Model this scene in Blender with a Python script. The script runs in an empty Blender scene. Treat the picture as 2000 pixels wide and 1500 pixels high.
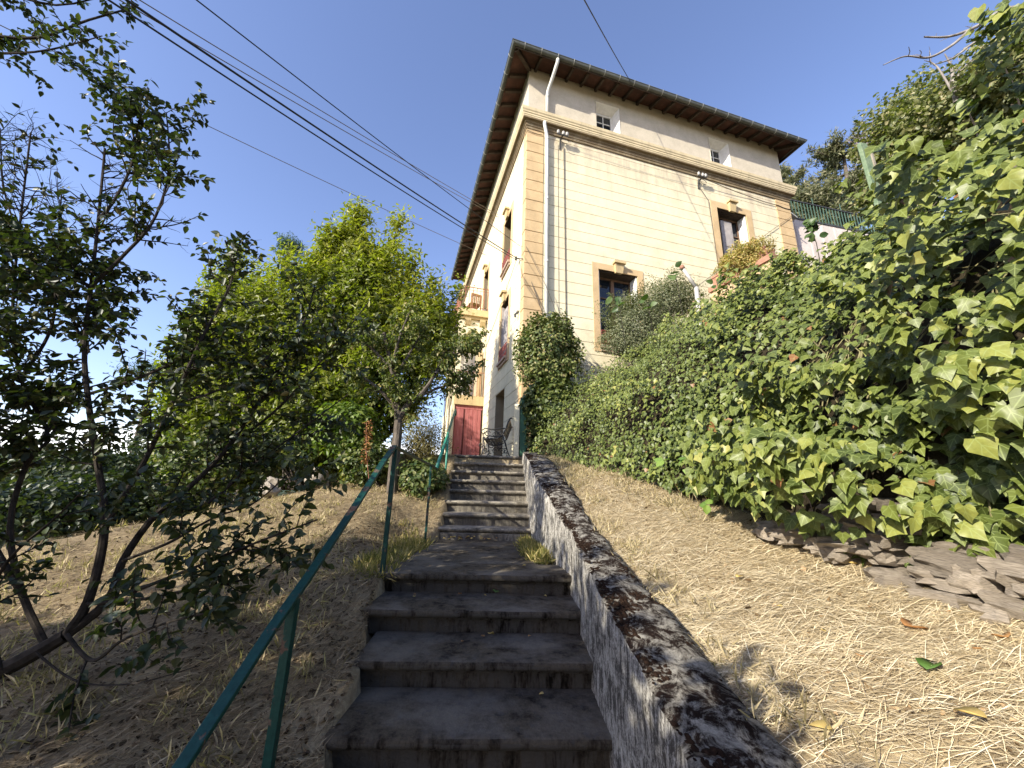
import bpy, bmesh, math, random
import numpy as np
from mathutils import Vector, Matrix
sc = bpy.context.scene
col = sc.collection
rng = np.random.default_rng(7)
random.seed(7)
R = math.radians

# ------------------------------------------------------------------ camera
CAM = np.array([[0.99856105, 0.03750665, -0.03832861],
                [-0.04621967, 0.96438227, -0.26044306],
                [0.02719508, 0.26183983, 0.96472811]])
cd = bpy.data.cameras.new('camera')
cd.lens = 36 * 751 / 2000
cd.sensor_width = 36
cd.clip_start = 0.05
cd.clip_end = 6000
cam = bpy.data.objects.new('camera', cd)
col.objects.link(cam)
mw = Matrix.Identity(4)
for i in range(3):
    mw[i][0] = CAM[i][0]; mw[i][1] = CAM[i][2]; mw[i][2] = -CAM[i][1]
cam.matrix_world = mw
sc.camera = cam

# ------------------------------------------------------------------ world, sun
SUN_AZ, SUN_EL = 229.6, 26.0          # clockwise from +Y; elevation
w = bpy.data.worlds.new('World'); sc.world = w; w.use_nodes = True
nt = w.node_tree; nt.nodes.clear()
wo = nt.nodes.new('ShaderNodeOutputWorld'); bg = nt.nodes.new('ShaderNodeBackground')
sky = nt.nodes.new('ShaderNodeTexSky'); sky.sky_type = 'NISHITA'; sky.sun_disc = False
sky.sun_elevation = R(SUN_EL); sky.sun_rotation = R(SUN_AZ)
sky.altitude = 300; sky.air_density = 1.05; sky.dust_density = 0.8; sky.ozone_density = 3.2
bg.inputs['Strength'].default_value = 0.15
tc = nt.nodes.new('ShaderNodeTexCoord'); sp = nt.nodes.new('ShaderNodeSeparateXYZ')
nt.links.new(tc.outputs['Generated'], sp.inputs[0])
nz = nt.nodes.new('ShaderNodeTexNoise'); nz.inputs['Scale'].default_value = 2.6; nz.inputs['Detail'].default_value = 6
mp = nt.nodes.new('ShaderNodeMapping'); mp.inputs['Scale'].default_value = (1, 1, 3.5)
nt.links.new(tc.outputs['Generated'], mp.inputs[0]); nt.links.new(mp.outputs[0], nz.inputs['Vector'])
# low bank of bright cloud along the horizon
mr = nt.nodes.new('ShaderNodeMapRange'); mr.interpolation_type = 'SMOOTHSTEP'
mr.inputs['From Min'].default_value = 0.155; mr.inputs['From Max'].default_value = 0.03
nt.links.new(sp.outputs['Z'], mr.inputs['Value'])
ad = nt.nodes.new('ShaderNodeMath'); ad.operation = 'ADD'
nt.links.new(mr.outputs[0], ad.inputs[0]); nt.links.new(nz.outputs['Fac'], ad.inputs[1])
cr = nt.nodes.new('ShaderNodeMapRange'); cr.interpolation_type = 'SMOOTHSTEP'
cr.inputs['From Min'].default_value = 0.9; cr.inputs['From Max'].default_value = 1.15
nt.links.new(ad.outputs[0], cr.inputs['Value'])
mx = nt.nodes.new('ShaderNodeMix'); mx.data_type = 'RGBA'
mx.inputs['B'].default_value = (9.5, 9.6, 9.8, 1)
nt.links.new(cr.outputs[0], mx.inputs['Factor']); tn = nt.nodes.new('ShaderNodeMix'); tn.data_type = 'RGBA'; tn.blend_type = 'MULTIPLY'; tn.inputs['Factor'].default_value = 1; tn.inputs['B'].default_value = (1.27, 1.08, 1.15, 1)
nt.links.new(sky.outputs[0], tn.inputs['A']); nt.links.new(tn.outputs['Result'], mx.inputs['A'])
nt.links.new(mx.outputs['Result'], bg.inputs['Color']); nt.links.new(bg.outputs[0], wo.inputs[0])

sd = bpy.data.lights.new('sun', 'SUN'); sd.energy = 5.0; sd.angle = R(0.53); sd.color = (1.0, 0.935, 0.80)
so = bpy.data.objects.new('sun', sd); col.objects.link(so)
SUN = Vector((math.sin(R(SUN_AZ)) * math.cos(R(SUN_EL)), math.cos(R(SUN_AZ)) * math.cos(R(SUN_EL)), math.sin(R(SUN_EL))))
so.rotation_euler = SUN.to_track_quat('Z', 'Y').to_euler()
so.location = SUN * 60
vs = sc.view_settings
vs.view_transform = 'Standard'; vs.look = 'None'; vs.gamma = 1; vs.use_curve_mapping = False
vs.exposure = 0.90
sc.cycles.max_bounces = 6; sc.cycles.diffuse_bounces = 3; sc.cycles.transmission_bounces = 4; sc.cycles.transparent_max_bounces = 4
sc.cycles.use_denoising = True

# ------------------------------------------------------------------ material helpers
def new_mat(name, rough=0.8, spec=0.3):
    m = bpy.data.materials.new(name); m.use_nodes = True
    n = m.node_tree; b = n.nodes['Principled BSDF']
    b.inputs['Roughness'].default_value = rough
    b.inputs['Specular IOR Level'].default_value = spec
    return m, n, b
def coords(n, scale=(1, 1, 1), space='Object'):
    t = n.nodes.new('ShaderNodeTexCoord'); mpn = n.nodes.new('ShaderNodeMapping')
    mpn.inputs['Scale'].default_value = scale
    if space == 'World':
        g = n.nodes.new('ShaderNodeNewGeometry'); n.links.new(g.outputs['Position'], mpn.inputs[0])
    else:
        n.links.new(t.outputs[space], mpn.inputs[0])
    return mpn.outputs[0]
def noise(n, vec, scale, detail=5, rough=0.6, dist=0.0):
    t = n.nodes.new('ShaderNodeTexNoise')
    t.inputs['Scale'].default_value = scale; t.inputs['Detail'].default_value = detail
    t.inputs['Roughness'].default_value = rough; t.inputs['Distortion'].default_value = dist
    n.links.new(vec, t.inputs['Vector']); return t.outputs['Fac']
def ramp(n, fac, stops):
    r = n.nodes.new('ShaderNodeValToRGB'); e = r.color_ramp.elements
    while len(e) < len(stops): e.new(0.5)
    for i, (p, c) in enumerate(stops):
        e[i].position = p; e[i].color = (c[0], c[1], c[2], 1) if hasattr(c, '__len__') else (c, c, c, 1)
    n.links.new(fac, r.inputs[0]); return r.outputs[0]
def mix(n, fac, a, b, mode='MIX'):
    x = n.nodes.new('ShaderNodeMix'); x.data_type = 'RGBA'; x.blend_type = mode
    for k, v in (('Factor', fac), ('A', a), ('B', b)):
        i = x.inputs[k] if k != 'Factor' else x.inputs[0]
        if isinstance(v, (int, float)): i.default_value = v
        elif isinstance(v, tuple): i.default_value = (*v, 1)
        else: n.links.new(v, i)
    return x.outputs['Result']
def math_n(n, op, a, b=0.0, c=None):
    x = n.nodes.new('ShaderNodeMath'); x.operation = op
    for i, v in enumerate((a, b) if c is None else (a, b, c)):
        if isinstance(v, (int, float)): x.inputs[i].default_value = v
        else: n.links.new(v, x.inputs[i])
    return x.outputs[0]
def bump(n, b, h, strength=0.5, dist=0.01):
    x = n.nodes.new('ShaderNodeBump'); x.inputs['Strength'].default_value = strength
    x.inputs['Distance'].default_value = dist
    n.links.new(h, x.inputs['Height']); n.links.new(x.outputs[0], b.inputs['Normal'])
def attr(n, name):
    a = n.nodes.new('ShaderNodeAttribute'); a.attribute_name = name; return a
def simple(name, stops, scale=8, rough=0.8, spec=0.3, bstr=0.4, bdist=0.005, stretch=(1, 1, 1), space='Object', fine=6.0, metallic=0.0, objvar=0.0):
    m, n, b = new_mat(name, rough, spec)
    v = coords(n, stretch, space)
    f = noise(n, v, scale)
    c = ramp(n, f, stops)
    if objvar:
        oi = n.nodes.new('ShaderNodeObjectInfo')
        val = math_n(n, 'MULTIPLY_ADD', oi.outputs['Random'], objvar, 1 - objvar / 2)
        h = n.nodes.new('ShaderNodeHueSaturation'); n.links.new(c, h.inputs['Color']); n.links.new(val, h.inputs['Value'])
        c = h.outputs[0]
    n.links.new(c, b.inputs['Base Color'])
    if bstr: bump(n, b, noise(n, v, scale * fine, 4), bstr, bdist)
    b.inputs['Metallic'].default_value = metallic
    return m
def leaf_mat(name, stops, trans=0.35, rough=0.45, spec=0.4, veins=False, tint=(1.4, 1.7, 0.5)):
    """stops: colours over the per-leaf random value"""
    m, n, b = new_mat(name, rough, spec)
    a = attr(n, 'rnd'); c = ramp(n, a.outputs['Fac'], stops)
    oi = n.nodes.new('ShaderNodeObjectInfo')
    v = coords(n, (1, 1, 1), 'World'); f = noise(n, v, 60, 2)
    c = mix(n, 0.35, c, ramp(n, f, [(0.3, 0.55), (0.7, 1.3)]), 'MULTIPLY')
    if veins:
        l = attr(n, 'luv'); s = n.nodes.new('ShaderNodeSeparateXYZ'); n.links.new(l.outputs['Vector'], s.inputs[0])
        ay = math_n(n, 'ABSOLUTE', s.outputs['Y'])
        d2 = math_n(n, 'ABSOLUTE', math_n(n, 'SUBTRACT', math_n(n, 'MULTIPLY', s.outputs['X'], 1.9), ay))
        d3 = math_n(n, 'ABSOLUTE', math_n(n, 'SUBTRACT', math_n(n, 'MULTIPLY', math_n(n, 'SUBTRACT', s.outputs['X'], 0.3), 0.8), ay))
        d = math_n(n, 'MINIMUM', math_n(n, 'MINIMUM', math_n(n, 'MULTIPLY', d2, 0.6), ay), d3)
        vf = ramp(n, d, [(0.0, 0.55), (0.035, 0.0)])
        c = mix(n, vf, c, (0.30, 0.36, 0.13))
    n.links.new(c, b.inputs['Base Color'])
    t = n.nodes.new('ShaderNodeBsdfTranslucent'); ct = mix(n, 1.0, c, tint, 'MULTIPLY'); n.links.new(ct, t.inputs['Color'])
    ms = n.nodes.new('ShaderNodeMixShader'); ms.inputs[0].default_value = trans
    out = n.nodes['Material Output']
    n.links.new(b.outputs[0], ms.inputs[1]); n.links.new(t.outputs[0], ms.inputs[2]); n.links.new(ms.outputs[0], out.inputs['Surface'])
    return m

# ------------------------------------------------------------------ mesh helpers
WORLD_INV = {}
def link(name, me, parent=None, m=None):
    o = bpy.data.objects.new(name, me); col.objects.link(o)
    if parent is not None:
        o.parent = parent
        if parent.name in WORLD_INV: o.matrix_parent_inverse = WORLD_INV[parent.name]
    if m is not None and me is not None and not len(me.materials): me.materials.append(m)
    return o
def tag(o, label=None, cat=None, group=None, kind=None):
    if label: o['label'] = label
    if cat: o['category'] = cat
    if group: o['group'] = group
    if kind: o['kind'] = kind
    return o
def empty(name, loc=(0, 0, 0), rz=0, label=None, cat=None, group=None):
    o = bpy.data.objects.new(name, None); col.objects.link(o); o.location = loc; o.rotation_euler = (0, 0, rz)
    o.empty_display_size = 0.2
    return tag(o, label, cat, group)
def wempty(name, loc, label=None, cat=None, group=None):
    """an Empty at a thing's base whose children are built in world coordinates"""
    o = empty(name, loc, 0, label, cat, group); WORLD_INV[o.name] = Matrix.Translation(-Vector(loc)); return o
class MB:
    def __init__(s): s.v = []; s.f = []
    def add(s, vs, fs):
        k = len(s.v); s.v += [tuple(p) for p in vs]; s.f += [tuple(k + i for i in f) for f in fs]; return s
    def box(s, a, b, M=None):
        x0, y0, z0 = a; x1, y1, z1 = b
        p = [(x0, y0, z0), (x1, y0, z0), (x1, y1, z0), (x0, y1, z0), (x0, y0, z1), (x1, y0, z1), (x1, y1, z1), (x0, y1, z1)]
        if M is not None: p = [M @ Vector(q) for q in p]
        return s.add(p, [(0, 3, 2, 1), (4, 5, 6, 7), (0, 1, 5, 4), (1, 2, 6, 5), (2, 3, 7, 6), (3, 0, 4, 7)])
    def bar(s, p, q, wd, ht, up=(0, 0, 1)):
        """rectangular bar from p to q"""
        p = Vector(p); q = Vector(q); d = (q - p).normalized(); u = Vector(up)
        sx = d.cross(u)
        if sx.length < 1e-4: sx = d.cross(Vector((1, 0, 0)))
        sx.normalize(); u = sx.cross(d)
        c = [p + sx * (i * wd / 2) + u * (j * ht / 2) for i, j in ((-1, -1), (1, -1), (1, 1), (-1, 1))]
        c += [x + (q - p) for x in c]
        return s.add(c, [(0, 1, 2, 3), (7, 6, 5, 4), (0, 4, 5, 1), (1, 5, 6, 2), (2, 6, 7, 3), (3, 7, 4, 0)])
    def tube(s, pts, r, n=8, cap=True):
        pts = [Vector(p) for p in pts]; m = len(pts)
        rs = list(r) if hasattr(r, '__len__') else [r] * m
        k = len(s.v); ref = None
        for i, p in enumerate(pts):
            d = (pts[min(i + 1, m - 1)] - pts[max(i - 1, 0)]).normalized()
            if ref is None:
                ref = d.cross(Vector((0, 0, 1)))
                if ref.length < 1e-3: ref = d.cross(Vector((0, 1, 0)))
            a = (ref - d * ref.dot(d))
            if a.length < 1e-5: a = d.orthogonal()
            a.normalize(); ref = a; b = d.cross(a)
            for j in range(n):
                t = 2 * math.pi * j / n
                s.v.append(tuple(p + (a * math.cos(t) + b * math.sin(t)) * rs[i]))
        for i in range(m - 1):
            for j in range(n):
                s.f.append((k + i * n + j, k + i * n + (j + 1) % n, k + (i + 1) * n + (j + 1) % n, k + (i + 1) * n + j))
        if cap:
            s.f.append(tuple(k + j for j in range(n))[::-1]); s.f.append(tuple(k + (m - 1) * n + j for j in range(n)))
        return s
    def sweep(s, prof, path, closed_prof=True):
        """prof: list of 2-D points; path: list of (origin, e1, e2) frames"""
        k = len(s.v); n = len(prof)
        for o, e1, e2 in path:
            for a, b in prof: s.v.append(tuple(Vector(o) + Vector(e1) * a + Vector(e2) * b))
        for i in range(len(path) - 1):
            for j in range(n if closed_prof else n - 1):
                s.f.append((k + i * n + j, k + i * n + (j + 1) % n, k + (i + 1) * n + (j + 1) % n, k + (i + 1) * n + j))
        if closed_prof:
            s.f.append(tuple(k + j for j in range(n))[::-1]); s.f.append(tuple(k + (len(path) - 1) * n + j for j in range(n)))
        return s
    def obj(s, name, m, parent=None, smooth=False, fix=True):
        me = bpy.data.meshes.new(name); me.from_pydata(s.v, [], s.f)
        if fix:
            bm = bmesh.new(); bm.from_mesh(me); bmesh.ops.recalc_face_normals(bm, faces=bm.faces); bm.to_mesh(me); bm.free()
        if smooth: me.polygons.foreach_set('use_smooth', [True] * len(me.polygons))
        return link(name, me, parent, m)
def bevel(o, wdt=0.01, seg=2):
    b = o.modifiers.new('bevel', 'BEVEL'); b.width = wdt; b.segments = seg; b.limit_method = 'ANGLE'; return o

def np_mesh(name, V, F, m, parent=None, rnd=None, luv=None, smooth=False):
    """V (N,3), F (M,k) uniform polygons"""
    me = bpy.data.meshes.new(name); M_, k = F.shape
    me.vertices.add(len(V)); me.vertices.foreach_set('co', np.ascontiguousarray(V, dtype=np.float32).ravel())
    me.loops.add(M_ * k); me.loops.foreach_set('vertex_index', np.ascontiguousarray(F, dtype=np.int32).ravel())
    me.polygons.add(M_); me.polygons.foreach_set('loop_start', np.arange(0, M_ * k, k, dtype=np.int32))
    if smooth: me.polygons.foreach_set('use_smooth', np.ones(M_, dtype=bool))
    me.update(calc_edges=True)
    if rnd is not None:
        a = me.attributes.new('rnd', 'FLOAT', 'FACE'); a.data.foreach_set('value', np.ascontiguousarray(rnd, dtype=np.float32))
    if luv is not None:
        a = me.attributes.new('luv', 'FLOAT_VECTOR', 'POINT'); a.data.foreach_set('vector', np.ascontiguousarray(luv, dtype=np.float32).ravel())
    return link(name, me, parent, m)
def unit(a): return a / np.maximum(np.linalg.norm(a, axis=-1, keepdims=True), 1e-9)
# leaf templates: (verts (x along, y across, z up), faces)
def T_lance(wd=0.3, fold=0.25, droop=0.12):
    v = np.array([[0, 0, 0], [0.3, wd, 0], [0.7, wd * 0.8, 0], [1, 0, 0], [0.5, 0, 0], [0.3, -wd, 0], [0.7, -wd * 0.8, 0]], float)
    v[:, 2] = np.abs(v[:, 1]) * fold - droop * v[:, 0] ** 2
    return v, np.array([[0, 4, 2, 1], [4, 3, 3, 2], [0, 5, 6, 4], [4, 6, 3, 3]])
def T_quad(wd=0.3, fold=0.3, droop=0.1):
    v = np.array([[0, 0, 0], [0.45, wd, 0], [1, 0, 0], [0.45, -wd, 0]], float)
    v[:, 2] = np.abs(v[:, 1]) * fold - droop * v[:, 0] ** 2
    return v, np.array([[0, 2, 1], [0, 3, 2]])
def T_oval(wd=0.36, fold=0.25, droop=0.15):
    h = [(0.12, wd * 0.6), (0.38, wd), (0.68, wd * 0.72)]
    v = np.array([[0, 0, 0]] + [[a, b, 0] for a, b in h] + [[1, 0, 0]] + [[a, -b, 0] for a, b in h] , float)
    v[:, 2] = np.abs(v[:, 1]) * fold - droop * v[:, 0] ** 2
    return v, np.array([[0, 4, 3, 2, 1], [0, 5, 6, 7, 4]])
def T_ivy(fold=0.22, droop=0.18, k=0):
    h = [[(-0.15, 0.22), (0.02, 0.42), (0.26, 0.60), (0.50, 0.34)], [(-0.18, 0.28), (0.02, 0.48), (0.34, 0.54), (0.58, 0.32)],
         [(-0.12, 0.20), (0.02, 0.38), (0.20, 0.56), (0.44, 0.30)]][k]
    v = np.array([[0, 0, 0]] + [[a, b, 0] for a, b in h] + [[1, 0, 0]] + [[a, -b * 0.95, 0] for a, b in h] , float)
    luv = v.copy()
    v[:, 2] = np.abs(v[:, 1]) * fold - droop * v[:, 0] ** 2 - 0.25 * np.abs(v[:, 1]) ** 2
    v[:, 0] -= 0.0
    return v, np.array([[0, 5, 4, 3, 2, 1], [0, 6, 7, 8, 9, 5]]), luv
def leaves_arrays(P, N, T, S, tmpl):
    """P anchors, N normals, T tip directions, S sizes"""
    tv, tf = tmpl[0], tmpl[1]
    N = unit(N); t = unit(T - N * np.sum(T * N, axis=1, keepdims=True)); b = np.cross(N, t)
    V = (P[:, None, :] + S[:, None, None] * (tv[None, :, 0, None] * t[:, None, :] + tv[None, :, 1, None] * b[:, None, :] + tv[None, :, 2, None] * N[:, None, :]))
    n = len(P); F = (tf[None] + (np.arange(n) * len(tv))[:, None, None]).reshape(-1, tf.shape[1])
    return V.reshape(-1, 3), F
def leaves_obj(name, P, N, T, S, tmpl, m, parent=None, rnd=None):
    V, F = leaves_arrays(P, N, T, S, tmpl)
    r = rng.random(len(P)) if rnd is None else rnd
    luv = np.tile(tmpl[2], (len(P), 1)) if len(tmpl) > 2 else None
    return np_mesh(name, V, F, m, parent, np.repeat(r, len(tmpl[1])), luv)
def rdir(n):
    a = rng.normal(size=(n, 3)); return unit(a)
def _hash(ix, iy, iz, seed):
    h = (ix * 374761393 + iy * 668265263 + iz * 1274126177 + seed * 974634777) & 0xFFFFFFFF
    h = ((h ^ (h >> 13)) * 1274126177) & 0xFFFFFFFF
    return ((h ^ (h >> 16)) & 0xFFFF) / 65535.0
def vnoise(P, scale=1.0, seed=0):
    P = np.asarray(P, float) * scale; i = np.floor(P).astype(np.int64); f = P - i; f = f * f * (3 - 2 * f); o = 0
    for dx in (0, 1):
        for dy in (0, 1):
            for dz in (0, 1):
                wgt = (f[..., 0] if dx else 1 - f[..., 0]) * (f[..., 1] if dy else 1 - f[..., 1]) * (f[..., 2] if dz else 1 - f[..., 2])
                o = o + wgt * _hash(i[..., 0] + dx, i[..., 1] + dy, i[..., 2] + dz, seed)
    return o
def fbm(P, scale=1.0, seed=0, oct=3):
    o = 0; a = 0.5
    for k in range(oct): o = o + a * vnoise(P, scale * 2 ** k, seed + k); a *= 0.5
    return o / (1 - 0.5 ** oct)
def project(P):
    q = np.asarray(P) @ CAM
    return 1000 + 751 * q[:, 0] / q[:, 1], 750 - 751 * q[:, 2] / q[:, 1], q[:, 1]
def pick_largest(P, N, S, k=300):
    """indices of the k items that show largest in the photograph"""
    x, y, d = project(P)
    view = unit(P)
    a = S / np.maximum(d, 0.2) * (0.25 + np.abs(np.sum(unit(N) * view, axis=1)))
    ok = (d > 0.3) & (x > 5) & (x < 1995) & (y > 5) & (y < 1495)
    a = np.where(ok, a, 0); return np.argsort(-a)[:k]
def leaf_objects(name, idx, P, N, T, S, tmpls, m, parent, rnd):
    """single leaf objects that share a few meshes"""
    mes = []
    for ti, tm in enumerate(tmpls):
        for q in range(4):
            bm = bmesh.new(); fl = tm[2] if len(tm) > 2 else tm[0]
            vv = [bm.verts.new(Vector((a[0], a[1], 0))) for a in fl]
            for f_ in tm[1]:
                f_ = list(dict.fromkeys(int(i) for i in f_)); bm.faces.new([vv[i] for i in f_])
            bmesh.ops.triangulate(bm, faces=bm.faces); bmesh.ops.subdivide_edges(bm, edges=bm.edges, cuts=2, use_grid_fill=True)
            zt = float(tm[0][np.argmax(tm[0][:, 0])][2]); ph = rng.random(3) * 6
            uvv = np.array([v.co[:] for v in bm.verts]); sc_y = np.abs(tm[0][:, 1]).max() / max(np.abs(fl[:, 1]).max(), 1e-6)
            for v_ in bm.verts:
                a, b_ = v_.co.x, v_.co.y * sc_y
                v_.co.y = b_; v_.co.z = 0.30 * abs(b_) ** 1.25 + zt * max(a, 0) ** 2 - 0.45 * b_ * b_ + 0.03 * math.sin(9 * a + ph[0]) * abs(b_) * 3 + 0.05 * math.sin(6 * b_ + ph[1])
            me_ = bpy.data.meshes.new(name); bm.to_mesh(me_); bm.free(); me_.materials.append(m)
            me_.polygons.foreach_set('use_smooth', [True] * len(me_.polygons))
            a_ = me_.attributes.new('rnd', 'FLOAT', 'FACE'); a_.data.foreach_set('value', np.full(len(me_.polygons), (q + 0.5) / 4, dtype=np.float32))
            a_ = me_.attributes.new('luv', 'FLOAT_VECTOR', 'POINT'); a_.data.foreach_set('vector', uvv.astype(np.float32).ravel())
            mes.append(me_)
    n_ = unit(N); t_ = unit(T - n_ * np.sum(T * n_, axis=1, keepdims=True)); b_ = np.cross(n_, t_)
    for i in idx:
        ti = int(i) % len(tmpls)
        o = bpy.data.objects.new(name, mes[ti * 4 + min(3, int(rnd[i] * 4))]); col.objects.link(o); o.parent = parent
        if parent.name in WORLD_INV: o.matrix_parent_inverse = WORLD_INV[parent.name]
        M_ = Matrix.Identity(4)
        for r_ in range(3):
            M_[r_][0] = t_[i][r_] * S[i]; M_[r_][1] = b_[i][r_] * S[i]; M_[r_][2] = n_[i][r_] * S[i]; M_[r_][3] = P[i][r_]
        o.matrix_basis = M_
def rest(n, idx):
    k = np.ones(n, bool); k[idx] = False; return k
# ------------------------------------------------------------------ ground shape
def smooth(t): t = np.clip(t, 0, 1); return t * t * (3 - 2 * t)
ST_Y = [-6, -2.2, 2.16, 3.40, 5.40, 5.54, 7.77, 9, 40]
ST_Z = [-2.75, -2.7, -1.127, -0.677, -0.69, -0.53, 0.62, 0.62, 0.62]
WT_Y = [-4, 1.31, 1.93, 2.88, 3.77, 4.6, 5.2, 6.0, 7.0, 7.75]
WT_Z = [-1.95, -0.755, -0.627, -0.455, -0.27, 0.0, 0.17, 0.39, 0.58, 0.70]
def stair_z(y): return np.interp(y, ST_Y, ST_Z)
XL_Y = [0.9, 1.3, 1.74, 2.16, 2.58, 3.0, 3.4, 5.4, 5.54, 7.77]
XL_X = [-0.63, -0.65, -0.69, -0.725, -0.755, -0.845, -0.89, -0.80, -0.72, -0.79]
def step_left(y): return np.interp(y, XL_Y, XL_X)
def wall_z(y): return np.interp(y, WT_Y, WT_Z)
def ground_z(x, y):
    x = np.asarray(x, float); y = np.asarray(y, float)
    P = np.stack([x, y, np.zeros_like(x)], -1)
    zl = np.where(y < 8, -1.7 + 0.25 * np.clip(y, -8, 8), 0.3 - 0.10 * (np.clip(y, 8, 400) - 8))
    fall = np.maximum(0, -x - 1.5) * 0.06 + np.maximum(0, -x - 6.5) * 0.33 + 0.5 * np.maximum(0, y - 9.5) * smooth((-x - 2.5) / 2)
    q = (y - 4.7) - (x + 5.0) * 1.05; zl = zl - fall - 0.55 * np.clip(q, 0, 60) * smooth((-x - 2.2) / 1.0)
    zl = np.maximum(zl, -32 + 6 * (vnoise(P, 0.01, 3) - 0.5))
    zl = zl + 0.10 * (vnoise(P, 0.9, 5) - 0.5) + 0.05 * (vnoise(P, 3.1, 6) - 0.5)
    zr = wall_z(y) - 0.06 + 0.28 * np.clip(x - 0.93, -0.4, 40) - 0.12 * np.clip(x - 0.93, 0, 40) * smooth((y - 4.5) / 2.0)
    zr = zr + 0.05 * (vnoise(P, 1.3, 8) - 0.5) * smooth((x - 0.95) / 0.3) + 0.03 * (vnoise(P, 4.1, 9) - 0.5)
    zs = stair_z(y)
    z = np.where(x > 0.74, zr, zs - 0.42)
    xl = step_left(y); wl = smooth((xl - 0.10 - x) / 0.75)
    left = (1 - wl) * (zs - 0.035) + wl * zl
    z = np.where(x < xl + 0.035, left, z)
    # level forecourt in front of the house
    k = smooth((y - 7.72) / 0.12) * smooth((x + 2.6) / 0.5)
    z = z * (1 - k) + k * (0.615 + 0 * x)
    # landing verge on the left lies level with the slab
    return z
def axis(lo, hi, step, far, growth=1.35):
    a = list(np.arange(lo, hi + 1e-6, step)); s_ = step; p = a[-1]
    while p < far: s_ *= growth; p += s_; a.append(p)
    s_ = step; p = a[0]
    while p > -far: s_ *= growth; p -= s_; a.insert(0, p)
    return np.array(a)
GX = axis(-6.6, 3.4, 0.07, 1600); GY = axis(0.4, 10.0, 0.07, 1600)
XX, YY = np.meshgrid(GX, GY); ZZ = ground_z(XX, YY)
V = np.stack([XX, YY, ZZ], -1).reshape(-1, 3); nx = len(GX); ny = len(GY)
i0 = (np.arange(ny - 1)[:, None] * nx + np.arange(nx - 1)[None]).ravel()
F = np.stack([i0, i0 + 1, i0 + nx + 1, i0 + nx], 1)
m, n, b = new_mat('dry_soil', 0.95, 0.1)
v = coords(n, (1, 1, 1), 'World')
c1 = ramp(n, noise(n, v, 26, 6, 0.7), [(0.3, (0.10, 0.07, 0.04)), (0.5, (0.36, 0.285, 0.175)), (0.72, (0.64, 0.53, 0.335))])
c2 = ramp(n, noise(n, v, 1.7, 4), [(0.35, (0.16, 0.12, 0.075)), (0.6, (0.50, 0.39, 0.22))])
geo = n.nodes.new('ShaderNodeNewGeometry'); sx = n.nodes.new('ShaderNodeSeparateXYZ'); n.links.new(geo.outputs['Position'], sx.inputs[0])
c = mix(n, 0.45, c1, c2)
far = math_n(n, 'MULTIPLY', math_n(n, 'ADD', sx.outputs['X'], 7.5), -0.3)      # meadow and woods below the slope
fc = n.nodes.new('ShaderNodeClamp'); n.links.new(far, fc.inputs[0])
c = mix(n, fc.outputs[0], c, ramp(n, noise(n, v, 0.09, 6), [(0.35, (0.03, 0.05, 0.02)), (0.6, (0.09, 0.11, 0.045))]))
n.links.new(c, b.inputs['Base Color']); bump(n, b, noise(n, v, 70, 5, 0.7), 0.9, 0.02)
SOIL = m
ground = np_mesh('ground', V, F, SOIL, None, None, None, True); tag(ground, 'dry sloping garden ground', None, None, 'structure')

# far wooded hills across the valley
hv = []; hf = []
na, nr = 220, 6
for j in range(nr):
    for i in range(na):
        a = math.radians(-115 + 235 * i / (na - 1)); rr = [300, 420, 560, 700, 900, 1200][j]
        base = [-32, -14, 6, 22, 36, 30][j]
        p = (rr * math.sin(a), rr * math.cos(a), 0)
        h = base + (18 * (fbm(np.array([p]), 0.006, 11, 4)[0] - 0.5) + 5 * (vnoise(np.array([p]), 0.06, 12)[0] - .5)) * (j > 0)
        hv.append((p[0], p[1], h))
for j in range(nr - 1):
    for i in range(na - 1): hf.append((j * na + i, j * na + i + 1, (j + 1) * na + i + 1, (j + 1) * na + i))
m, n, b = new_mat('far_woods', 0.95, 0.05)
v = coords(n, (1, 1, 1), 'World')
n.links.new(ramp(n, noise(n, v, 0.11, 8, 0.75), [(0.35, (0.035, 0.055, 0.035)), (0.65, (0.10, 0.13, 0.08))]), b.inputs['Base Color'])
bump(n, b, noise(n, v, 0.12, 6, 0.8), 1.0, 6.0)
me = bpy.data.meshes.new('hills'); me.from_pydata(hv, [], hf); me.polygons.foreach_set('use_smooth', [True] * len(hf))
tag(link('hills', me, None, m), 'distant wooded hills', None, None, 'structure')

# pale tarmac lane beyond the crest of the slope
LANE = [(-4.35, 6.0), (-4.9, 6.3), (-5.8, 6.9), (-7.5, 8.4), (-11, 11.5)]
mb = MB(); row = []
for i, (x, y) in enumerate(LANE):
    d = Vector((LANE[min(i + 1, 4)][0] - LANE[max(i - 1, 0)][0], LANE[min(i + 1, 4)][1] - LANE[max(i - 1, 0)][1], 0)).normalized(); nn = Vector((-d.y, d.x, 0))
    zc = float(ground_z(np.array(x), np.array(y))) + 0.06
    for sgn in (-0.35, 0.35): row.append((x + nn.x * sgn, y + nn.y * sgn, zc))
mb.add(row, [(2 * i, 2 * i + 1, 2 * i + 3, 2 * i + 2) for i in range(4)])
tag(mb.obj('road', simple('pale_tarmac', [(0.3, 0.22), (0.7, 0.30)], 20)), 'pale strip of lane beyond the slope', None, None, 'structure')

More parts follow.
